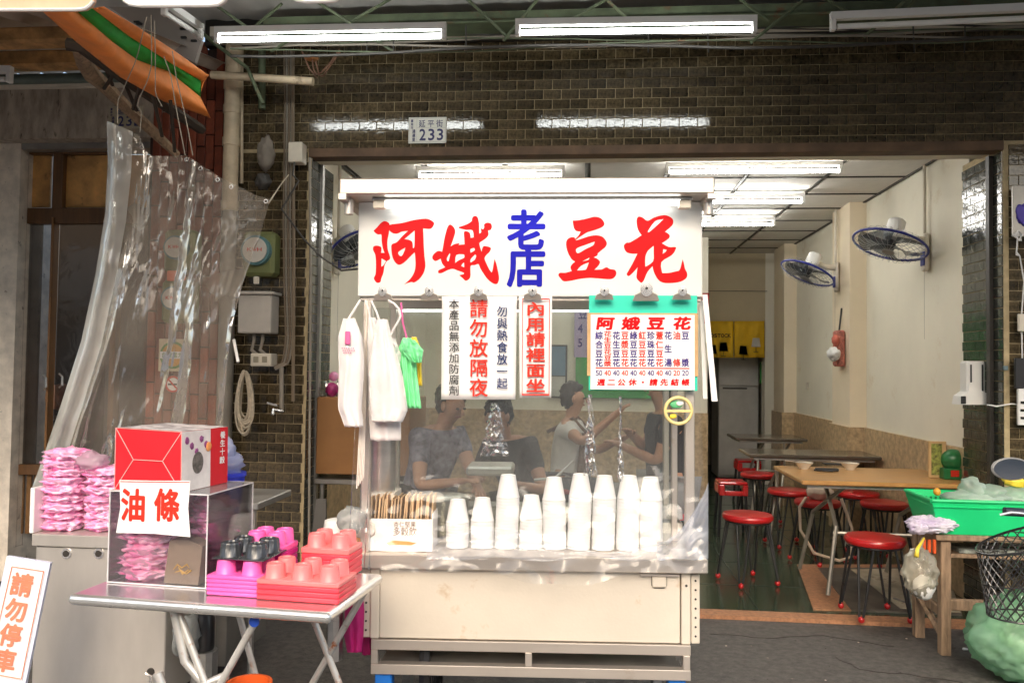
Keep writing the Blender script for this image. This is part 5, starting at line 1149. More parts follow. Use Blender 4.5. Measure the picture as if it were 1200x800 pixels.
t = thing('carrier_bag', 'small white looped bag between the broad white bag and the green bag', 'bag', C(458, 440, -.09), g)
drape([(455, 463, 396), (452, 470, 415), (455, 468, 438)], -.1, 'bag_body', BAGW, '', '', .03, 2, .008, 9, parent=t)
t = thing('carrier_bag', 'bright green plastic bag hanging inside the cart glass', 'bag', C(478, 480, .0), g)
drape([(472, 482, 396), (466, 487, 410), (468, 489, 440), (469, 494, 478)], -.09, 'bag_body', LTGREEN, '', '', .04, 4, .01, 12, parent=t)
drape([(472, 486, 398), (470, 496, 410), (482, 494, 425)], -.125, 'bag_knot', LTGREEN, '', '', .02, 2, .01, 14, parent=t)
MB().tube([C(477, 397, -.09), C(472, 378, -.07), C(470, 355, -.04)], .004, 6).build('bag_strap', M('pink_patch', 0), t, True)
t = thing('carrier_bag', 'small yellow plastic bag hanging just behind the green one', 'bag', C(490, 452, 0), g)
drape([(482, 488, 395), (483, 494, 410), (485, 494, 430), (487, 495, 452)], -.04, 'bag_body', YELB, '', '', .03, 3, .008, 15, parent=t)
m = MB()
for k in range(5): m.tube([C(432+random.uniform(-2, 2), 352, -.05-.004*k), C(429-k*1.2, 450, -.06-.004*k), C(426-k*2.0, 560+k*3, -.09)], .0025, 4)
tag(m.build('plastic_ribbons', M('ribbon', (.75, .68, .6), .3), None), 'pale plastic strips hanging bunched down the left steel post', 'ribbon', kind='stuff')
t = thing('magenta_bag', 'magenta cloth bag hanging at the left side of the cart body', 'bag', C(418, 766, .05))
drape([(405, 425, 690), (404, 427, 715), (403, 426, 745), (407, 424, 764)], .0, 'front_pouch', MAGB, '', '', .07, 2, .006, 2, parent=t)
drape([(423, 440, 700), (424, 441, 740), (424, 440, 767)], .1, 'rear_pouch', MAGB, '', '', .07, 2, .006, 5, parent=t)
drape([(411, 424, 690), (412, 426, 700), (414, 420, 712)], -.05, 'paper_lining', PAPER, '', '', .02, 3, .01, 7, parent=t)
# pots and trays inside the cart
q = C(446, 500, .18); t = thing('steel_pot', 'tall stainless pot behind the left post inside the cart', 'pot', (q.x, .18, zt))
MB().lathe([(.06, 0), (.062, .02), (.062, C(446, 452, .18).z-zt), (.066, C(446, 450, .18).z-zt)], (q.x, .18, zt+.002), 24).build('pot_body', STEEL, t, True)
q = C(575, 558, .45); t = tag(MB().bev(C(547, 558, .45).x, .4, C(575, 556, .45).z, C(602, 558, .45).x, .6, C(575, 545, .45).z, .01).build('white_tray', STEEL), 'pale rounded steel tray lid behind the cups inside the cart', 'tray')
for x, y, r, h_, lb in ((520, 0, .11, .14, 'wide steel pot at the back left of the cart counter'), (690, 0, .13, .1, 'wide steel pot in the middle back of the cart counter')):
    q = C(x, 600, .42); t = thing('steel_pot', lb, 'pot', (q.x, .4, zt), 'steel pots on the cart'); MB().lathe([(r*.96, 0), (r, .01), (r, h_), (r*1.03, h_+.004), (r*.9, h_+.012), (.01, h_+.02)], (q.x, .4, zt+.002), 28).build('pot_body', STEEL, t, True)
q = C(655, 520, .4); tag(MB().tube([C(626, 562, .4), C(650, 560, .42), C(672, 540, .44)], .006, 6).build('ladle', STEEL, None, True), 'steel ladle handle lying across the rear ledge', 'ladle')
g = 'strips of white card hanging at the right of the cart'
for i, (x0, x1, x2, x3, y0, y1) in enumerate(((820, 824, 824, 829, 352, 467), (823, 829, 834, 841, 345, 470))):
    tag(MB().poly([C(x0, y0, .02-i*.03), C(x1, y0, .02-i*.03), C(x3, y1, .02-i*.03), C(x2, y1, .02-i*.03)], (.001, .004, 0)).build('card_strip', PAPER), ('inner upright', 'outer tilted')[i]+' white card strip hanging at the right post of the cart', 'strip', g)
XF = Matrix.Identity(4)
# loose clear bag pieces right end of counter
XF = XI.inverted()
q = C(812, 600, -.03)
t = tag(MB().grid(lambda u, v: C(770+60*u, 655-(v*(20+70*u*u))+4*noise.noise(V3((u*5, v*5, 3))), -.08-.04*noise.noise(V3((u*4, v*4, 8)))-.03*u), 24, 20).build('draped_film', film('sky_tinted_milky_film', milk=.42, gloss=1.0, rough=.1, bump=.8, bs=8, milkcol=(.72, .78, .92)), None, 'all', False), 'milky plastic film with painted bluish sky reflection bunched at the right end of the counter', 'plastic film')  # blue-white sky reflection is put into the film's milk colour
t = tag(MB().grid(lambda u, v: C(500+270*u, 655-(v*(22+14*math.sin(u*6)))+5*noise.noise(V3((u*5, v*3, 6))), -.142-.02*noise.noise(V3((u*9, v*4, 8)))), 50, 10).build('draped_film', film('thin_sky_tinted_milky_film', milk=.22, gloss=1.0, rough=.1, bump=.8, bs=8, milkcol=(.75, .8, .92)), None, 'all', False), 'thin milky plastic film lying in front of the cup stacks', 'plastic film')  # milk colour carries the bluish sky reflection here too
t = tag(MB().blob(C(412, 608, -.03), (.05, .06, .05), .5, 2.2, 6).build('crumpled_bag', FOGF, None, 'all'), 'crumpled clear plastic bag at the left end of the cart counter', 'bag')
t = thing('white_tub', 'stack of white plastic tubs just left of the cart counter', 'tub', C(396, 680, .1))
q = C(394, 640, .06)
for k in range(3): MB().lathe([(.052, 0), (.056, .01), (.045, .085), (.03, .09)], (q.x, .06, C(394, 655-k*13, .06).z-.02), 24, flute=0).build('tub', WHITE, t, True)
MB().tube([(q.x, .06, .3), (q.x, .06, C(394, 655, .06).z-.02)], .03).build('tub_stand', STEEL, t)
XF = Matrix.Identity(4)

# ================================================================== FOLDING TABLE (left front)
AO, BO = V3((-1.567, 2.393, 0)), V3((-.746, 2.323, 0)); tang = math.atan2(BO.y-AO.y, BO.x-AO.x)
XF = Matrix.Translation(AO) @ Matrix.Rotation(tang, 4, 'Z'); XI = XF.inverted()
TZ = .705; W_, D_ = (BO-AO).length, .435
def T(px, py, z=TZ): return XI @ G(px, py, z)
ft = thing('folding_table', 'stainless folding table with rusty crossed legs at the front left', 'table', (W_/2, D_/2, 0))
MB().bev(.0, .0, TZ-.006, W_, D_, TZ-.0005, .002).build('table_top', M('table_steel_top', (.62, .6, .6), .2, metal=.85, var=.1), ft)
m = MB(); r = .017
for a_, b2 in (((0, 0), (W_, 0)), ((W_, 0), (W_, D_)), ((W_, D_), (0, D_)), ((0, D_), (0, 0))): m.tube([(a_[0], a_[1], TZ-.017), (b2[0], b2[1], TZ-.017)], r, 14)
for a_ in ((0, 0), (W_, 0), (W_, D_), (0, D_)): m.blob((a_[0], a_[1], TZ-.017), (r, r, r), 0, 1, 0, 2)
m.build('rim', M('table_rim_steel', (.78, .77, .74), .25, metal=.8, var=.05), ft, True)
MB().bev(W_*.28, .05, TZ-.05, W_*.72, .09, TZ-.034, .003).build('cross_bar', RUST, ft); MB().bev(W_*.28, D_-.09, TZ-.05, W_*.72, D_-.05, TZ-.034, .003).build('cross_bar', RUST, ft)
def xl(p, z, Y=None): return p
for (xt, yt, xb, yb) in ((.30, .07, .62, .05), (.58, .07, .22, .04), (.56, .39, .86, .41), (.80, .39, .42, .42), (.30, .39, .5, .42)):
    MB().tube([(xt, yt, TZ-.04), (xt+(xb-xt)*.5, yt+(yb-yt)*.5, (TZ-.04)/2), (xb, yb, .02)], .0115, 10).build('leg', RUST, ft, True)
MB().tube([(.30, .06, TZ-.05), (.34, .06, TZ-.2), (.40, .07, TZ-.27), (.47, .08, TZ-.24)], .014, 10).build('curved_brace', RUST, ft, True)
MB().tube([(.255, .05, TZ-.24), (.35, .05, TZ-.45), (.45, .05, .03)], .015, 10).build('leg', RUST, ft, True)
MB().disc((.575, .045, TZ-.06), .016, (0, 1, 0), .006, 14).build('blue_cap', M('cap_blue', (.02, .08, .5), .4), ft)
# trays
def tray_mesh(m, x, y, z, w_, d, nx, ny, hw=.045, rw=.03, sk=.014, wells=True, fl=.035):
    m.bev(x, y, z, x+w_, y+d, z+sk-.002, .003)
    if wells:
        for i in range(nx):
            for j in range(ny):
                cx, cy = x+w_*(i+.5)/nx, y+d*(j+.5)/ny
                m.lathe([(rw*1.12, 0), (rw, .004), (rw*.92, hw-.008), (rw*.84, hw-.001), (rw*.6, hw), (rw*.55, hw-.004), (.002, hw-.004)], (cx, cy, z+sk-.003), 28, flute=fl, capb=False, capt=False)
    return m
ords = ['lowest', 'second', 'third', 'fourth', 'fifth', 'topmost']
def trays(px, py, w_, d, n, nx, ny, mat, desc, topmat=None, pitch=.0125, rot=0, extra=None):
    q = T(px, py); g = desc
    for k in range(n):
        last = k == n-1; lb = ('topmost' if last else ords[k])+' '+desc
        tag(tray_mesh(MB(), q.x+random.uniform(-.001, .001), q.y+random.uniform(-.001, .001), TZ+.001+k*pitch, w_, d, nx, ny, wells=last, sk=pitch+.0016).build('cup_tray', topmat if (last and topmat) else mat, None, True), lb, 'tray', g)
    return q, TZ+.001+n*pitch
q, zz = trays(241, 697, .175, .17, 5, 2, 2, PINKT, 'pink cup tray in the stack at the acrylic case corner')
tag(tray_mesh(MB(), q.x+.01, q.y+.01, zz+.046, .175, .16, 2, 2, hw=.045, rw=.033, sk=.006, fl=.07).build('cup_tray', BLKT, None, True), 'glossy black cup tray lying on top of the pink trays', 'tray', 'cup trays on the folding table')
q, zz = trays(300, 702, .265, .15, 4, 3, 2, REDT, 'red six-cup tray in the front right stack', REDT2, .0155)
q, zz = trays(352, 676, .17, .13, 5, 2, 2, REDT, 'red cup tray in the rear right stack by the white tubs', REDT2, .02)
q, zz = trays(283, 682, .14, .12, 6, 2, 2, MAGT, 'magenta cup tray in the tall stack behind the black tray', PINKT, .02)
# acrylic case
c0, c1 = T(124, 683), T(241, 690); ch = .295; cdp = T(291, 654).y-c1.y
t = thing('acrylic_case', 'clear acrylic display case with a fried dough stick label on the folding table', 'display case', (c0.x, c0.y, TZ))
x0, x1, y0, y1 = c0.x, c1.x, max(.02, c1.y), min(D_-.01, c1.y+.36); z0_, z1_ = TZ+.001, TZ+ch; th = .003
MB().box(x0, y0, z0_, x1, y0+th, z1_).build('front_pane', ACRY, t); MB().box(x0, y1-th, z0_, x1, y1, z1_).build('back_pane', ACRY, t)
MB().box(x0, y0+th, z0_, x0+th, y1-th, z1_).build('side_pane', ACRY, t); MB().box(x1-th, y0+th, z0_, x1, y1-th, z1_).build('side_pane', ACRY, t)
MB().box(x0, y0, z1_+.0005, x1, y1, z1_+.0035).build('top_pane', film('acrylic_top', milk=.16, gloss=1, rough=.03, bump=0, clear=.05), t)
EDG = M('polished_edge', (.75, .74, .75), .2, alpha=.75); m = MB()
for (xa, ya) in ((x0, y0), (x1, y0), (x0, y1), (x1, y1)): m.box(xa-.0018, ya-.0018, z0_, xa+.0018, ya+.0018, z1_+.003)
for za_ in (z0_, z1_): 
    m.box(x0, y0-.0022, za_, x1, y0-.0002, za_+.004); m.box(x0, y1+.0002, za_, x1, y1+.0022, za_+.004); m.box(x0-.0022, y0, za_, x0-.0002, y1, za_+.004); m.box(x1+.0002, y0, za_, x1+.0022, y1, za_+.004)
m.build('edges', EDG, t)
def TP(px, py, yl):
    o = XI @ CP; d = XI.to_3x3() @ ray(px, py); return o+d*((yl-o.y)/d.y)
lab = thing('paper_label', 'white paper label with two red characters taped on the acrylic case', 'label', TP(180, 629, y0))
pts = [TP(x, y, y0-.006) for x, y in ((140, 562), (180, 563), (223, 563), (220.5, 596), (223, 629), (180, 625), (136, 624), (141, 594))]
MB().poly(pts, (0, .001, 0)).build('sheet', PAPER, lab)
m = MB(); char(m, '油', TP(142, 571, y0-.0066), EX, EZ, .091, .108, V3((0, 0, 0)), .03); char(m, '條', TP(181, 571, y0-.0066), EX, EZ, .091, .108, V3((0, 0, 0)), .03)
m.build('lettering', REDP, lab)
MB().poly([TP(141, 563.5, y0-.0068), TP(222, 564.5, y0-.0068), TP(222, 565.5, y0-.0068), TP(141, 564.5, y0-.0068)], (0, .0003, 0)).build('red_rule', REDP, lab)
# wrapped bowls
def wrapped(x, y, z, r=.078, h_=.036, sd=0, tail=None):
    def f(q):
        k = 1-.2*(q.z < 0)*abs(q.z)
        a = math.atan2(q.y, q.x); k += .045*math.sin(a*9+sd)+.03*math.sin(a*17+sd*2)
        return V3((q.x*k, q.y*k, q.z))
    return MB().blob((x, y, z+h_*.5), (r, r, h_*.8), .34, 3.4, sd, 4, f)
def bowls(fnpos, n, where, pitch, r, g, z0, tall):
    for k in range(n):
        x, y = fnpos; z = z0+k*pitch; words = ['bottom', 'second from the bottom', 'third from the bottom', 'fourth from the bottom', 'fifth from the bottom', 'sixth from the bottom', 'seventh from the bottom', 'eighth from the bottom', 'ninth from the bottom']
        lb = 'pink bag-wrapped bowl, '+('topmost' if k == n-1 else words[k])+' '+where
        t = thing('wrapped_bowl', lb, 'bowl', (x, y, z), g); dx, dy = random.uniform(-.005, .005), random.uniform(-.005, .005)
        wrapped(x+dx, y+dy, z, r*random.uniform(.93, 1.03), pitch*1.1, k*1.7+x*9).build('wrapped_body', PINKB, t, 'all')
        sd = k*2.1+x
        def rf(u, v):
            a = u*2*PI; rr = r*(.86+.2*v+.07*math.sin(a*7+sd)*v+.12*noise.noise(V3((math.cos(a)*5, math.sin(a)*5, sd)))*v)
            return V3((x+dx+rr*math.cos(a), y+dy+rr*math.sin(a), z+pitch*(.35+.55*v+.35*noise.noise(V3((math.cos(a)*2, math.sin(a)*2, sd)))*v)))
        MB().grid(rf, 60, 4).build('bag_ruffle', PINKF, t, 'all', False)
bx_ = T(160, 672).x; bowls((x0+.09, y0+.095), 7, 'in the acrylic case', .037, .083, 'pink wrapped bowls in the acrylic case', TZ+.002, 0)
bowls((x0+.1, y0+.27), 7, 'at the back of the acrylic case', .036, .068, 'pink wrapped bowls at the back of the acrylic case', TZ+.002, 0)
bowls((x0+.255, y0+.2), 6, 'behind the paper bag in the acrylic case', .04, .072, 'pink wrapped bowls behind the paper bag', TZ+.002, 0)
t = thing('paper_bag', 'brown paper bag with a gold emblem inside the acrylic case', 'bag', T(212, 690))
a_ = T(190, 684); b2 = T(238, 684); yy = y0+.03
MB().poly([V3((a_.x, yy, TZ+.002)), V3((b2.x-.004, yy, TZ+.002)), V3((b2.x-.004, yy+.02, TZ+.12)), V3((b2.x-.05, yy+.02, TZ+.14)), V3((a_.x+.005, yy+.02, TZ+.135))], (0, .06, 0)).build('bag_body', M('taupe_paper', (.27, .2, .155), .7, var=.1, bump=.3, bs=14), t)
m = MB()
for pl in ([(203, 667), (208, 661), (213, 665), (219, 661), (222, 665)], [(205, 670), (212, 668), (218, 672), (224, 668)], [(209, 664), (214, 672), (221, 667)]): m.tube([TP(x, y, yy+.004) for x, y in pl], [.0012, .003, .002, .003, .001][:len(pl)], 5)
m.build('gold_emblem', M('gold_print', (.65, .4, .1), .4), t)
# red carton on top
zc_ = z1_+.0045
t = thing('red_carton', 'red and white drink carton lying on its side on the acrylic case', 'carton', TP(190, 551, y0))
fa = [TP(136, 501, y0+.01), TP(213, 506, y0+.01), TP(213, 553, y0+.01), TP(135, 551, y0+.01)]
fa = [V3((p.x, y0+.01, max(zc_, p.z))) for p in fa]; fa[2].z = fa[3].z = zc_
dv = V3((.02, .25, 0))
MB().poly(fa, dv).build('carton_body', M('carton_red', (.58, .02, .03), .45, var=.08, spec=.2), t)
MB().add([fa[1]+V3((.001, 0, 0)), fa[1]+dv*.6+V3((.001, 0, 0)), fa[2]+dv*.6+V3((.001, 0, 0)), fa[2]+V3((.001, 0, 0))], [(0, 1, 2, 3)]).build('white_side', M('carton_side_white', (.72, .68, .66), .4, var=.1, vs=20), t)
MB().add([fa[0]+V3((.006, .01, .001)), fa[1]+V3((0, .01, .001)), fa[1]+dv+V3((0, 0, .001)), fa[0]+dv+V3((0, 0, .001))], [(0, 1, 2, 3)]).build('printed_top', M('carton_top_print', (.55, .4, .45), .4, var=.8, vs=25, col2=(.8, .75, .75)), t)
m = MB(); cc1, cc2 = fa[0].lerp(fa[3], .5).lerp(fa[1].lerp(fa[2], .5), .28), fa[0].lerp(fa[3], .5).lerp(fa[1].lerp(fa[2], .5), .72)
for a_, b2 in ((fa[0], cc1), (fa[3], cc1), (fa[1], cc2), (fa[2], cc2), (cc1, cc2)): m.tube([a_+V3((0, -.001, 0)), b2+V3((0, -.0015, 0))], .0014, 4)
for i in range(4): m.tube([fa[i]+V3((0, -.001, 0)), fa[(i+1) % 4]+V3((0, -.001, 0))], .0012, 4)
m.build('fold_lines', M('fold_pink', (.82, .4, .38), .5), t)
mm = fa[1].lerp(fa[2], .55)+dv*.32+V3((.0025, 0, 0))
m = MB(); m.lathe([(.036, 0), (.036, .001)], (0, 0, 0), 24); m.v = [V3((mm.x+v.z+v.y*.08, mm.y+v.y*.75, mm.z+v.x)) for v in m.v]; m.build('bowl_picture', M('bowl_print', (.12, .11, .1), .4, var=.6, vs=60), t)
m = MB()
for i, chh in enumerate('養生十穀'):
    qq = fa[1]+dv*.8+V3((.004, 0, -.012-i*.029)); char(m, chh, qq, V3((.08, .99, 0)), EZ, .03, .026, V3((0, 0, 0)), .02)
m.build('lettering', PAPER, t)
m = MB(); 
for k in range(5): m.blob(fa[1]+dv*(.1+.1*k)+V3((.003, 0, -.03-.02*(k % 3))), (.0012, .012, .012), .4, 3, k, 2)
m.build('floral_print', M('purple_floral', (.25, .06, .2), .5), t, 'all')
m = MB(); m.blob(fa[1].lerp(fa[2], .3)+dv*.55+V3((.0035, 0, 0)), (.001, .018, .016), .2, 2, 1, 2); m.build('orange_badge', M('print_orange', 0), t, 'all')
# items behind the case
q = G(262, 640, TZ)
XF = Matrix.Identity(4)
t = thing('blue_bucket', 'blue plastic bucket with clear plastic sticking out, behind the acrylic case', 'bucket', P(262, 606, 3.0))
q = P(262, 604, 3.0); MB().lathe([(.058, 0), (.075, .15), (.08, .152), (.08, .165)], q, 24).build('bucket_body', M('bucket_blue', (.03, .05, .55), .35), t, True)
MB().blob(P(262, 545, 3.0), (.075, .05, .05), .5, 2, 3).blob(P(268, 530, 3.0), (.025, .03, .05), .4, 2, 5).build('clear_bag', film('blue_fog_bag', tint=(.9, .93, 1), milk=.55, gloss=.8, rough=.15, bump=.6, milkcol=(.5, .55, .75)), t, 'all')
MB().lathe([(.05, -.1), (.06, 0)], q, 20).build('stand', STEELD, t)
t = thing('clear_jar', 'clear plastic jar holding magenta lids right behind the acrylic case', 'jar', P(258, 690, 2.86))
q = P(259, 648, 2.86); MB().lathe([(.06, -.06), (.066, .12), (.071, .122), (.071, .132)], q, 28, capt=False).build('jar_wall', ACRY, t, True)
MB().lathe([(.056, -.055), (.058, .03), (.03, .045)], q, 20).blob((q.x, q.y, q.z+.045), (.05, .05, .02), .4, 4, 2).build('magenta_lids', MAGT, t, True)
MB().lathe([(.071, .118), (.0735, .12), (.0735, .134), (.069, .134)], q, 28).build('jar_rim', film('jar_rim_film', milk=.4, gloss=1, rough=.05, bump=0, milkcol=(.5, .48, .45)), t, True)
t = thing('steel_stand', 'steel side table with a sloping ledge behind the folding table', 'table', (-1.2, 3.5, 0))
a_, b2 = P(250, 583, 3.5), P(313, 587, 3.5)
MB().bev(a_.x, 3.4, a_.z-.03, b2.x, 3.8, a_.z, .004).build('ledge', STEELD, t)
for x in (a_.x+.03, b2.x-.03): MB().tube([(x, 3.43, 0), (x, 3.43, a_.z-.03)], .014, 8).build('leg', STEEL, t, True)
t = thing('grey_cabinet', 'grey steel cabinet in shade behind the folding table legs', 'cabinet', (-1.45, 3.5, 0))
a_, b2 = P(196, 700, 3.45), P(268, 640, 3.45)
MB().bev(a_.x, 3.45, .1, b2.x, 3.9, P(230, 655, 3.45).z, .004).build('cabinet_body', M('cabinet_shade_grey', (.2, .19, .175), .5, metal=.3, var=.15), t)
m = MB()
for k in range(2): m.box(a_.x+.02+k*.14, 3.443, .12, a_.x+.022+k*.14, 3.449, .6)
m.build('panel_seam', DARK, t)
t = thing('black_bottle', 'black cylinder flask standing behind the folding table legs', 'flask', P(243, 752, 3.1))
q = P(240, 760, 3.1); MB().lathe([(.034, 0), (.036, .01), (.036, .12), (.03, .13), (.03, .16), (.022, .165)], q, 20).build('flask_body', BLACKM, t, True); MB().lathe([(.016, .165), (.018, .18)], q, 12).build('flask_cap', ALU, t, True)
MB().lathe([(.05, -q.z+.002), (.05, -.003)], q, 12).build('plinth', STEELD, t)
tag(MB().blob((P(218, 745, 3.05).x, 3.05, P(218, 745, 3.05).z), (.05, .05, .08), .4, 2, 8).build('plastic_bag', FOGF, None, 'all'), 'cloudy plastic bag hanging behind the folding table legs', 'bag')
t = thing('orange_basin', 'orange-red plastic basin under the folding table', 'basin', P(292, 840, 2.5))
q = P(292, 803, 2.55); MB().lathe([(.06, -.12), (.068, 0), (.072, .0), (.072, .012), (.062, .012), (.05, -.1)], q, 28).build('basin_body', M('basin_orange', (.75, .12, .02), .35), t, True)
MB().lathe([(.05, -q.z+.001), (.05, -.12)], q, 16).build('basin_base', M('basin_orange', 0), t)
# left cabinet cart
YC = 3.02; zt_ = P(100, 641, YC).z; t = thing('steel_cabinet_cart', 'plain stainless cabinet cart with two round holes holding the pink bowls', 'cabinet', (-2, 3.2, 0))
a_, b2 = P(40, 700, YC), P(195, 700, YC); SC = M('cabinet_stainless', (.6, .565, .52), .42, metal=.65, var=.12, vs=2.2, stretch=(1.5, 1, .5), bump=.03)
MB().bev(a_.x, YC, .12, b2.x, YC+.5, zt_-.001, .004).build('cabinet_body', SC, t)
zs_ = P(80, 626, YC).z
MB().bev(a_.x-.012, YC-.01, zt_, P(130, 640, YC).x+.25, YC+.5, zs_, .003).build('shelf_lip', SC, t)
MB().bev(P(36, 600, YC).x, YC-.008, zs_+.001, P(41, 600, YC).x, YC+.5, P(38, 571, YC).z, .003).build('side_wall', WHITE, t)
for x in (78, 116):
    q = P(x, 648, YC-.001); MB().disc((q.x, YC-.002, q.z), .02, (0, 1, 0), .004, 24).build('hole_collar', ALU, t); MB().disc((q.x, YC-.005, q.z), .0125, (0, 1, 0), .004, 20).build('hole', DARK, t)
q = P(177, 786, YC); MB().disc((q.x, YC-.003, q.z), .014, (0, 1, 0), .006, 20).build('keyhole', DARK, t); MB().tube([(q.x-.01, YC-.02, q.z), (q.x+.012, YC-.02, q.z-.012), (q.x+.005, YC-.02, q.z-.07)], .005, 8).build('hook', ALU, t, True)
for x in (a_.x+.05, b2.x-.05): MB().tube([(x-.02, YC+.1, .06), (x+.02, YC+.1, .06)], .058, 16).build('caster', BLACK, t, True)
bowls((P(75, 620, YC+.1).x, YC+.1), 9, 'in the tall left stack on the steel cabinet', .0345, .079, 'pink wrapped bowls in the tall left stack', zs_+.002, 1)
bowls((P(121, 620, YC+.1).x, YC+.12), 7, 'in the shorter stack beside the acrylic case', .0345, .076, 'pink wrapped bowls in the shorter stack', zs_+.002, 1)
tag(MB().blob(P(108, 540, YC+.08), (.06, .05, .035), .5, 2.4, 9).build('loose_pink_bag', PINKF, None, 'all'), 'loose pale pink bag puffed over the top of the tall bowl stack', 'bag')
# parking sign bottom left
t = thing('parking_notice', 'tilted white board with red frame asking not to park, at the bottom left corner', 'sign', P(20, 925, 2.7))
S = lambda x, y, o=0: P(x, y, 2.7-o)
MB().poly([S(8, 651), S(59, 659), S(4, 925), S(-48, 915)], (0, .012, 0)).build('board', M('pale_blue_board', (.62, .66, .8), .5, var=.04), t)
MB().poly([S(12, 661, .002), S(53, 667, .002), S(26, 797, .002), S(-17, 790, .002)], (0, .001, 0)).build('sheet', PAPER, t)
ex = (S(53, 667)-S(12, 661)).normalized(); ezz = (S(12, 661)-S(-17, 790)).normalized(); m = MB()
for i, chh in enumerate('請勿停車'): char(m, chh, S(15.5-i*6.5, 669+i*29.5, .0045), ex, ezz, .083, .084, V3((0, 0, 0)), .026)
m.build('lettering', REDF, t)
m = MB()
for a_, b2 in (((14, 663.5), (51, 669)), ((51, 669), (25, 795)), ((25, 795), (-15, 788)), ((-15, 788), (14, 663.5))): m.tube([S(*a_, .004), S(*b2, .004)], .0014, 4)
m.build('red_frame', REDF, t)

# ================================================================== VINYL CURTAIN (left)
Lp = [(126, 143), (127, 190), (124, 250), (113, 320), (96, 400), (72, 475), (50, 540), (38, 572)]; Rp = [(317, 233), (305, 275), (285, 330), (272, 380), (266, 430), (262, 480), (258, 540), (256, 585)]
Tp = [(126, 143), (143, 150), (163, 158), (170, 176), (178, 183), (197, 183), (218, 182), (232, 191), (246, 200), (258, 208), (270, 214), (285, 221), (300, 229), (317, 233)]
def curt(u, v):
    a_, b2, tt = interp(Lp, v), interp(Rp, v), interp(Tp, u); k = (1-v)**1.3
    x = a_[0]*(1-u)+b2[0]*u; y = a_[1]*(1-u)+b2[1]*u; x0 = Lp[0][0]*(1-u)+Rp[0][0]*u; y0_ = Lp[0][1]*(1-u)+Rp[0][1]*u
    x += k*(tt[0]-x0); y += k*(tt[1]-y0_)
    ph = 1.2*noise.noise(V3((u*2.3, v*1.4, 4)))
    Y = 3.45+.038*math.sin(u*15+ph*3)*(.2+.8*v)+.011*math.sin(u*39+v*2+ph*5)*(.3+.7*v)+.006*noise.noise(V3((u*30, v*24, 2)))+.03*noise.noise(V3((u*5, v*5, 1)))
    Y -= .05*math.exp(-((u-.05)/.04)**2)
    return P(x, y, Y)
t = thing('vinyl_curtain', 'large cloudy transparent vinyl curtain roped up at the left of the cart', 'curtain', P(160, 560, 3.45))
MB().grid(curt, 170, 90).build('vinyl', CURT, t, 'all', False)
MB().grid(lambda u, v: curt(u*.13, v)+V3((.004, -.012-.02*math.sin(u*3), 0)), 16, 90).build('folded_hem', film('white_vinyl_hem', milk=.5, gloss=.8, rough=.15, bump=.2, milkcol=(.7, .69, .66)), t, 'all', False)
m = MB()
for u in (.03, .12, .2, .47, .56, .68, .78, .98): q = curt(u, .004)+V3((0, -.006, -.012)); m.disc(q, .008, (0, 1, 0), ring=.0025, n=12)
m.build('eyelets', ALU, t)['kind'] = 'stuff'
tag(MB().tube([curt(.995, .02), P(330, 215, 4.6), P(338, 205, 4.7)], .0035, 5).build('tie_rope', ROPE, None), 'thin rope tying the right corner of the vinyl curtain to the tiled pier', 'rope', 'thin ropes holding up the vinyl curtain')
t = tag(MB().tube([P(274, 398, 3.6), P(279, 424, 3.55)], .007, 8).build('curtain_pole', PAPER, None), 'short white stick at the right edge of the vinyl curtain', 'stick')

# ================================================================== RIGHT SIDE
t = thing('wooden_bench', 'weathered wooden bench table carrying the green basket', 'bench', (2.3, 4.45, 0))
y0, y1 = 4.32, 4.64; x0 = G(1103, 768).x; zt2 = P(1108, 626, y0).z; WB = WOODD
m = [('leg', (x0, y0, 0, x0+.05, y0+.05, zt2-.03)), ('leg', (x0-.02, y1-.05, 0, x0+.03, y1, zt2-.03)), ('leg', (x0+.95, y0, 0, x0+1.0, y0+.05, zt2-.03)), ('leg', (x0+.95, y1-.05, 0, x0+1.0, y1, zt2-.03)),
     ('table_top', (x0-.03, y0-.02, zt2-.028, x0+1.05, y1+.02, zt2)), ('apron_rail', (x0-.01, y0+.052, zt2-.10, x0+.03, y1-.052, zt2-.03)), ('lower_rail', (x0+.052, y0+.1, .2, x0+.95, y0+.135, .255)), ('lower_rail', (x0+.002, y0+.052, .19, x0+.025, y1-.052, .24)), ('shelf_board', (x0+.03, y0+.06, zt2-.13, x0+.95, y1-.04, zt2-.11))]
for nm_, b in m: MB().bev(*b, .004).build(nm_, WB, t)
MB().tube([(x0+.03, y0+.03, .07), (x0+.0, y1-.06, .22)], .018, 6).build('diagonal_brace', WB, t)
tag(MB().bev(x0+.12, y0+.07, zt2-.108, x0+.6, y1-.08, zt2-.085, .004).build('newspapers', M('newsprint', (.3, .32, .28), .8, var=.6, vs=30)), 'folded newspapers on the shelf under the green basket', 'newspaper')
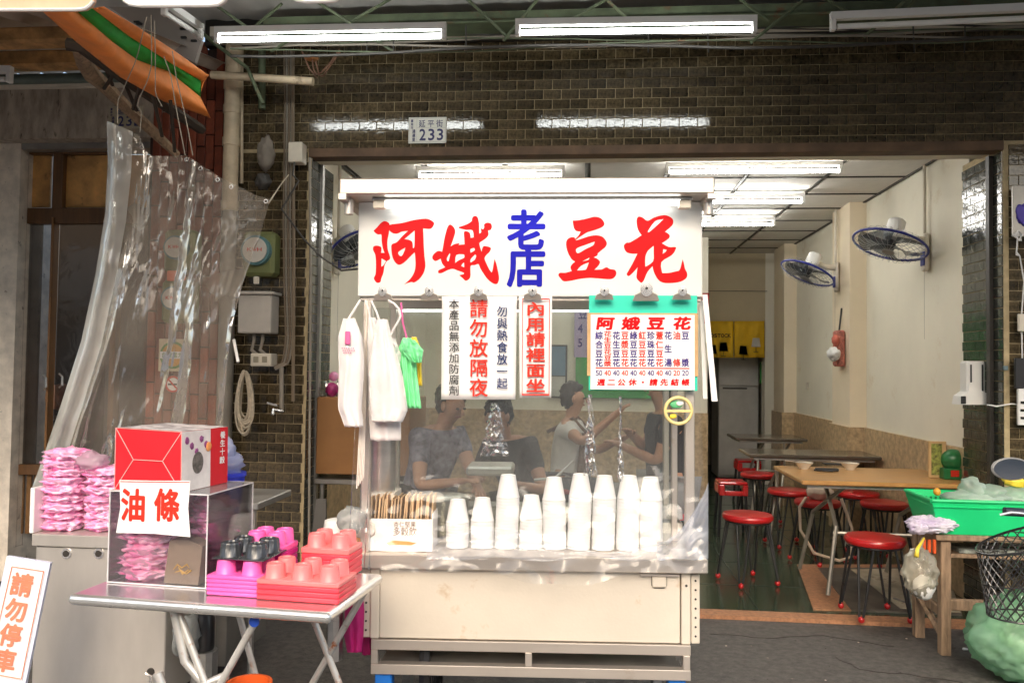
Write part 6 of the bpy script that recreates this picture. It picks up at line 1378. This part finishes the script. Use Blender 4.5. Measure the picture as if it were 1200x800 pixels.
# green basket
bk = thing('green_basket', 'bright green plastic basket full of clear bags on the wooden bench', 'basket', (2.2, 4.45, zt2))
bx0, bx1 = P(1096, 600, y0).x+.02, 2.62; by0, by1 = y0-.0, y1-.01; hB = P(1090, 586, y0).z-zt2; fl_ = .045
o_ = [(bx0, by0), (bx1, by0), (bx1, by1), (bx0, by1)]; tp_ = [(bx0-fl_, by0-.02), (bx1+fl_, by0-.02), (bx1+fl_, by1+.02), (bx0-fl_, by1+.02)]
m = MB(); zz = zt2+.002
vs = [(x, y, zz) for x, y in o_]+[(x, y, zz+hB) for x, y in tp_]; m.add(vs, [(0, 1, 2, 3), (0, 1, 5, 4), (1, 2, 6, 5), (2, 3, 7, 6), (3, 0, 4, 7)])
s_ = .008; vs = [(x+(s_ if x < 2.3 else -s_), y+(s_ if y < 4.45 else -s_), zz+s_) for x, y in o_]+[(x+(s_ if x < 2.3 else -s_), y+(s_ if y < 4.45 else -s_), zz+hB) for x, y in tp_]
m.add(vs, [(0, 3, 2, 1), (0, 4, 5, 1), (1, 5, 6, 2), (2, 6, 7, 3), (3, 7, 4, 0)]); m.build('basket_shell', BASKET, bk)
m = MB(); m.tube([(x, y, zz+hB) for x, y in tp_+[tp_[0]]], .009, 8); m.tube([(x+(.02 if x < 2.3 else -.02)*.5, y, zz+hB-.03) for x, y in tp_+[tp_[0]]], .005, 6); m.build('rim', BASKET, bk, True)
m = MB()
for k in range(26): m.box(bx0-.02+k*.025, by1-.001, zz+hB*.45, bx0-.010+k*.025, by1+.002, zz+hB*.85)
m.build('slots', M('slot_dark_green', (.005, .2, .08), .5), bk)
for i, (x, y, rx, rz, lb) in enumerate(((1135, 584, .13, .04, 'flat clear plastic bag on the left of the green basket'), (1160, 580, .09, .05, 'rounded clear plastic bag in the middle of the green basket'), (1138, 573, .05, .06, 'clear bag corner standing up out of the green basket'), (1192, 581, .09, .05, 'clear plastic bag at the right edge of the green basket'))):
    q = P(x, y, 4.46+.02*i); tag(MB().blob(q, (rx, .09, rz), .45, 2.3, i+11).build('clear_bag', film('pale_green_bag', tint=(.92, 1, .95), milk=.62, gloss=1, rough=.12, bump=.8, bs=9, milkcol=(.8, .93, .86)) if 'pale_green_bag' not in MT else MT['pale_green_bag'], None, 'all'), lb, 'bag', 'clear bags in the green basket')
q = P(1190, 564, 4.5); tag(MB().blob(q, (.06, .04, .03), .3, 2, 3).build('yellow_bag', YELB, None, 'all'), 'yellow wrapping poking out at the right of the green basket', 'bag')
q = P(1098, 576, 4.36); tag(MB().blob(q, (.018, .018, .02), .05, 2, 3).build('orange_ball', M('ball_orange', (.75, .35, .04), .4), None, 'all'), 'small orange lump on the left rim of the green basket', 'ball')
def limp(q):
    k = 1-.22*abs(noise.noise(q*2.2+V3((1, 5, 2))))*2-.10*abs(noise.noise(q*5+V3((4, 1, 0))))*2
    return V3((q.x*k, q.y*k, q.z*k*(1 if q.z > 0 else .8)))
q = P(1091, 615, 4.33)
tag(MB().blob(q, (.13, .08, .055), .15, 1.5, 3, 5, limp).blob((q.x-.07, q.y-.03, q.z-.01), (.06, .04, .05), .2, 2, 9, 4, limp).build('lilac_cloth', M('lilac_rag', (.6, .5, .72), .8, var=.2, vs=9, bump=.5, bs=26, col2=(.8, .77, .84)), None, 'all'), 'crumpled lilac and white cloth on the left corner of the wooden bench', 'cloth')
t = thing('hanging_bag', 'cloudy plastic bag with white sponge hanging from the bench corner', 'bag', P(1079, 705, 4.25))
MB().blob(P(1078, 674, 4.25), (.092, .07, .15), .12, 2, 2, 4, limp).build('outer_bag', film('yellowish_bag', tint=(.98, .96, .9), milk=.32, gloss=.9, rough=.12, bump=.8, bs=9, milkcol=(.92, .88, .74)), t, 'all')
MB().blob(P(1082, 688, 4.25), (.055, .04, .06), .15, 2, 7).build('white_contents', PAPER, t, 'all')
MB().tube([P(1078, 655, 4.25), P(1078, 640, 4.26), P(1082, 630, 4.28)], [.03, .012, .008], 8).build('neck', FOGF, t, 'all'); MB().tube([P(1074, 652, 4.2), P(1075, 643, 4.22), P(1083, 630, 4.27)], [.012, .009, .005], 8).build('yellow_band', YELB, t, 'all')
for i, x in enumerate((1083, 1089, 1095)):
    tag(MB().tube([P(x, 632, 4.3-.005*i), P(x, 646+i, 4.3-.005*i)], .0085, 8).build('orange_peg', M('peg_orange', (.7, .1, .02), .4), None, True), ('left', 'middle', 'right')[i]+' one of the three orange pegs on the bench side rail', 'peg', 'orange pegs on the bench')
def crease(q):
    a_ = math.atan2(q.y, q.x); r_ = 1-.10*abs(noise.noise(q*3+V3((3, 1, 0))))*2-.07*abs(noise.noise(q*6.5))*2+.035*math.sin(a_*13+q.z*3)*max(0, q.z)
    return V3((q.x*r_*(1-.3*max(0, q.z)), q.y*r_, max(q.z*r_, -.93)))
t = tag(MB().blob((2.06, 4.02, .2), (.29, .24, .22), .1, 1.8, 3, 5, crease).build('rubbish_bag', film('green_bin_bag', tint=(.82, 1, .84), milk=.5, gloss=1.1, rough=.13, bump=1.2, bs=9, milkcol=(.55, .98, .68), streak=4), None, 'all'), 'large translucent green rubbish bag on the asphalt at the right edge', 'bag')
tag(MB().blob((2.08, 4.02, .2), (.21, .17, .16), .35, 2.5, 8, 4).build('bagged_rubbish', M('pale_rubbish', (.6, .62, .48), .7, var=.4, vs=9, col2=(.85, .85, .75)), None, 'all'), 'pale crumpled rubbish inside the green bag', 'rubbish')
# scooter front end
t = thing('parked_bicycle', 'front of a parked bicycle with black wire basket and oval mirror, right edge', 'bicycle', (2.1, 3.75, 0))
bc = P(1200, 668, 3.75); m = MB(); R1, R2, hb_ = .205, .14, .34
N = 26
def bpnt(a, h): 
    r = R2+(R1-R2)*h; return V3((bc.x+r*math.cos(a)*1.05+.03*h, 3.75+r*math.sin(a)*.8, bc.z-.2+hb_*h+.07*math.cos(a)*h))
for k in range(N):
    for sg in (1, -1): m.tube([bpnt(2*PI*k/N+sg*h*1.3, h) for h in (0, .2, .4, .6, .8, 1)], .0028, 4)
m.build('basket_mesh', BLACKM, t)['kind'] = 'stuff'
m = MB()
for h, r in ((0, .004), (.5, .003), (1, .006)): m.tube([bpnt(2*PI*k/30, h) for k in range(31)], r, 6)
for k in range(5): m.tube([bpnt(PI*(k+.5)/5, 0), bpnt(-PI*(k+.5)/5, 0)], .003, 5)
m.build('basket_rings', BLACKM, t)
m = MB()
for k in range(9): a = PI*.15+k*PI*.09; m.tube([bpnt(a, 1), bpnt(-a+.3, 1)+V3((0, 0, .01))], .002, 4); m.tube([bpnt(a+.9, 1), bpnt(-a-.2, 1)+V3((0, 0, .012))], .002, 4)
m.build('cargo_net', CABLEB, t)
q = P(1177, 600, 3.75); MB().tube([P(1177, 599, 3.75), P(1215, 601, 3.75)], .019, 12).build('handle_grip', M('grip_navy', (.02, .025, .05), .5), t, True)
MB().tube([P(1212, 601, 3.75), P(1260, 604, 3.85), P(1300, 600, 3.75)], .011, 10).build('handlebar', ALU, t, True)
MB().tube([P(1172, 603, 3.7), P(1185, 600, 3.68), P(1225, 604, 3.7)], .006, 8).build('brake_lever', ALU, t, True)
q = P(1185, 549, 3.75); m = MB(); m.lathe([(.001, -.012), (.06, -.010), (.074, 0), (.07, .006), (.001, .007)], (0, 0, 0), 32)
mv = m.v[:]; m.v = [V3((q.x+v.x*1.15, q.y-v.z, q.z+v.y*.68)) for v in mv]; m.build('mirror_shell', M('mirror_grey', (.4, .4, .4), .4, metal=.5), t, True)
m = MB(); m.lathe([(.001, 0), (.066, 0), (.066, .001)], (0, 0, 0), 32); m.v = [V3((q.x+v.x*1.15, q.y-.0085-v.z, q.z+v.y*.68)) for v in m.v]; m.build('mirror_glass', M('mirror_glass', (.9, .9, .9), .03, metal=1, var=0), t)
MB().tube([q+V3((.05, .01, -.03)), P(1225, 590, 3.78), P(1240, 601, 3.78)], .005, 6).build('mirror_stalk', BLACKM, t, True)
sx = P(1262, 604, 3.85).x; MB().tube([(sx, 3.85, P(1262, 604, 3.85).z), (sx+.02, 3.8, .34), (sx+.02, 3.72, .3)], .016, 10).build('fork', BLACKM, t, True)
m = MB(); m.disc((sx+.02, 3.72, .31), .29, (1, .15, 0), ring=.022, n=36)
for k in range(16): m.tube([(sx+.02, 3.72, .31), V3((sx+.02, 3.72, .31))+V3((0, math.cos(k*PI/8), math.sin(k*PI/8)))*.28], .0015, 4)
m.build('front_wheel', BLACK, t)
# dispenser and notices on the right pier
q = PX(1150, 472, 2.33); t = thing('thermometer_dispenser', 'white wall-mounted hand sanitiser dispenser with thermometer by the shop opening', 'dispenser', q)
Yd = 5.05; a_, b2 = P(1129, 472, Yd), P(1156, 423, Yd)
MB().bev(a_.x+.02, Yd, a_.z, b2.x, Yd+.1, b2.z, .012).build('case', WHITE, t)
MB().poly([P(1125, 474, Yd-.02), P(1157, 474, Yd-.02), P(1157, 460, Yd-.02), P(1136, 458, Yd-.02), P(1127, 464, Yd-.02)], (0, .11, 0)).build('nozzle_base', WHITE, t)
a_, b2 = P(1126, 473, Yd-.024), P(1132, 464, Yd-.024); MB().bev(a_.x, Yd-.028, a_.z, b2.x, Yd-.021, b2.z, .003).build('sensor_window', BLACK, t)
for x, y0_, y1_ in ((1137, 427, 448), (1150.5, 427, 458)):
    a_, b2 = P(x, y1_, Yd-.002), P(x+2, y0_, Yd-.002); MB().bev(a_.x, Yd-.004, a_.z, b2.x, Yd, b2.z, .002).build('slot_window', BLACK, t)
pipe([(1157, 474), (1168, 476), (1185, 473), (1205, 475)], 4.82, .004, PAPER, 'sensor_cable', 'white cord running right from the dispenser across the dark pier', 'cable')
def note(x0, y0, x1, y1, Y, mat, label, cat, name):
    a_, b2 = P(x0, y1, Y), P(x1, y0, Y); t = thing(name, label, cat, a_); MB().bev(a_.x, Y, a_.z, b2.x, Y+.02, b2.z, .003).build('panel', mat, t); return t
t = note(1187.5, 217, 1240, 277, 4.78, M('white_notice', (.68, .64, .58), .4), 'white notice with a blue and purple print cut by the right edge of the photo', 'sign', 'wall_notice')
MB().blob(P(1199, 252, 4.777), (.035, .003, .06), .4, 2, 3).build('blue_print', M('blue_purple_print', (.08, .05, .4), .5), t, 'all'); m = MB()
for i in range(4): m.box(P(1192, 226, 4.777).x, 4.776, P(1192, 226+i*3.5, 4.777).z-.004, P(1230, 226, 4.777).x, 4.777, P(1192, 226+i*3.5, 4.777).z)
t = note(1190, 420, 1240, 455, 4.78, BLACK, 'black box fixed to the tiles at the right edge', 'box', 'black_wall_box')
t = note(1193.5, 456, 1240, 498, 4.78, PAPER, 'white lettered notice below the black wall box', 'sign', 'wall_notice')
m = MB()
for k in range(3): m.box(P(1196, 470+k*9, 4.777).x, 4.776, P(1196, 470+k*9, 4.777).z-.014, P(1212, 470, 4.777).x, 4.777, P(1196, 470+k*9, 4.777).z)
m.build('print_block', INK, t)
q = P(1186, 282, 4.75); m = MB()
for k in range(3): m.tube([P(1193+k, 270, 4.76), P(1190-k*2, 276, 4.75), P(1193+k*2, 282, 4.75), P(1198-k, 275, 4.75), P(1193, 270, 4.76), P(1191, 295+k*2, 4.75), P(1195, 300, 4.76)], .004, 5)
tag(m.build('cable_tangle', PAPER, None, True), 'looped white cable under the blue and white notice', 'cable')
pipe([(1195, 300), (1200, 330), (1197, 370), (1198, 425)], 4.80, .004, PAPER, 'power_cord', 'white power cord dropping from the looped cable to the black box', 'cable')
q = P(1195, 378, 4.79); tag(MB().bev(q.x-.01, 4.78, q.z-.05, q.x+.08, 4.80, q.z+.05, .004).build('wall_socket', OFFW), 'cream wall socket at the right edge above the black box', 'socket')
q = P(1178, 431, 4.84); tag(MB().bev(q.x-.012, 4.83, q.z-.012, q.x+.012, 4.843, q.z+.012, .002).build('blue_tag', M('dull_blue', (.15, .22, .26), .5)), 'tiny blue-grey sticker on the tile left of the black box', 'sticker')
# litter on the asphalt
tag(MB().blob(P(1128, 765, 4.1).xyz*1 if False else G(1131, 760, .004), (.015, .012, .006), .4, 3, 2, 2).build('paper_scrap', PAPER, None), 'white scrap on the asphalt in front of the bench', 'litter')
for i in range(16):
    x, y = random.uniform(815, 1140), random.uniform(738, 798); q = G(x, y, .001)
    tag(MB().blob((q.x, q.y, .003), (random.uniform(.003, .007), random.uniform(.003, .006), .002), .3, 3, i, 1).build('grit_speck', random.choice((DARK, CONC, CABLE)), None), 'tiny speck of grit on the asphalt in front of the shop', 'grit', 'grit on the asphalt')
for i, pl in enumerate(([(832, 742), (900, 748), (960, 744), (1050, 758)], [(980, 770), (1010, 785), (1060, 790), (1130, 799)])):
    struct(MB().tube([V3((*G(*interp(pl, k/16), 0).xy, .0005+.001*random.random()))+V3((random.uniform(-.01, .01), random.uniform(-.01, .01), 0)) for k in range(17)], .0025, 4).build('pavement_crack', DARK))
print('TRIS', sum(len(o.data.polygons) for o in sc.objects if o.type == 'MESH'), 'OBJ', len(sc.objects))
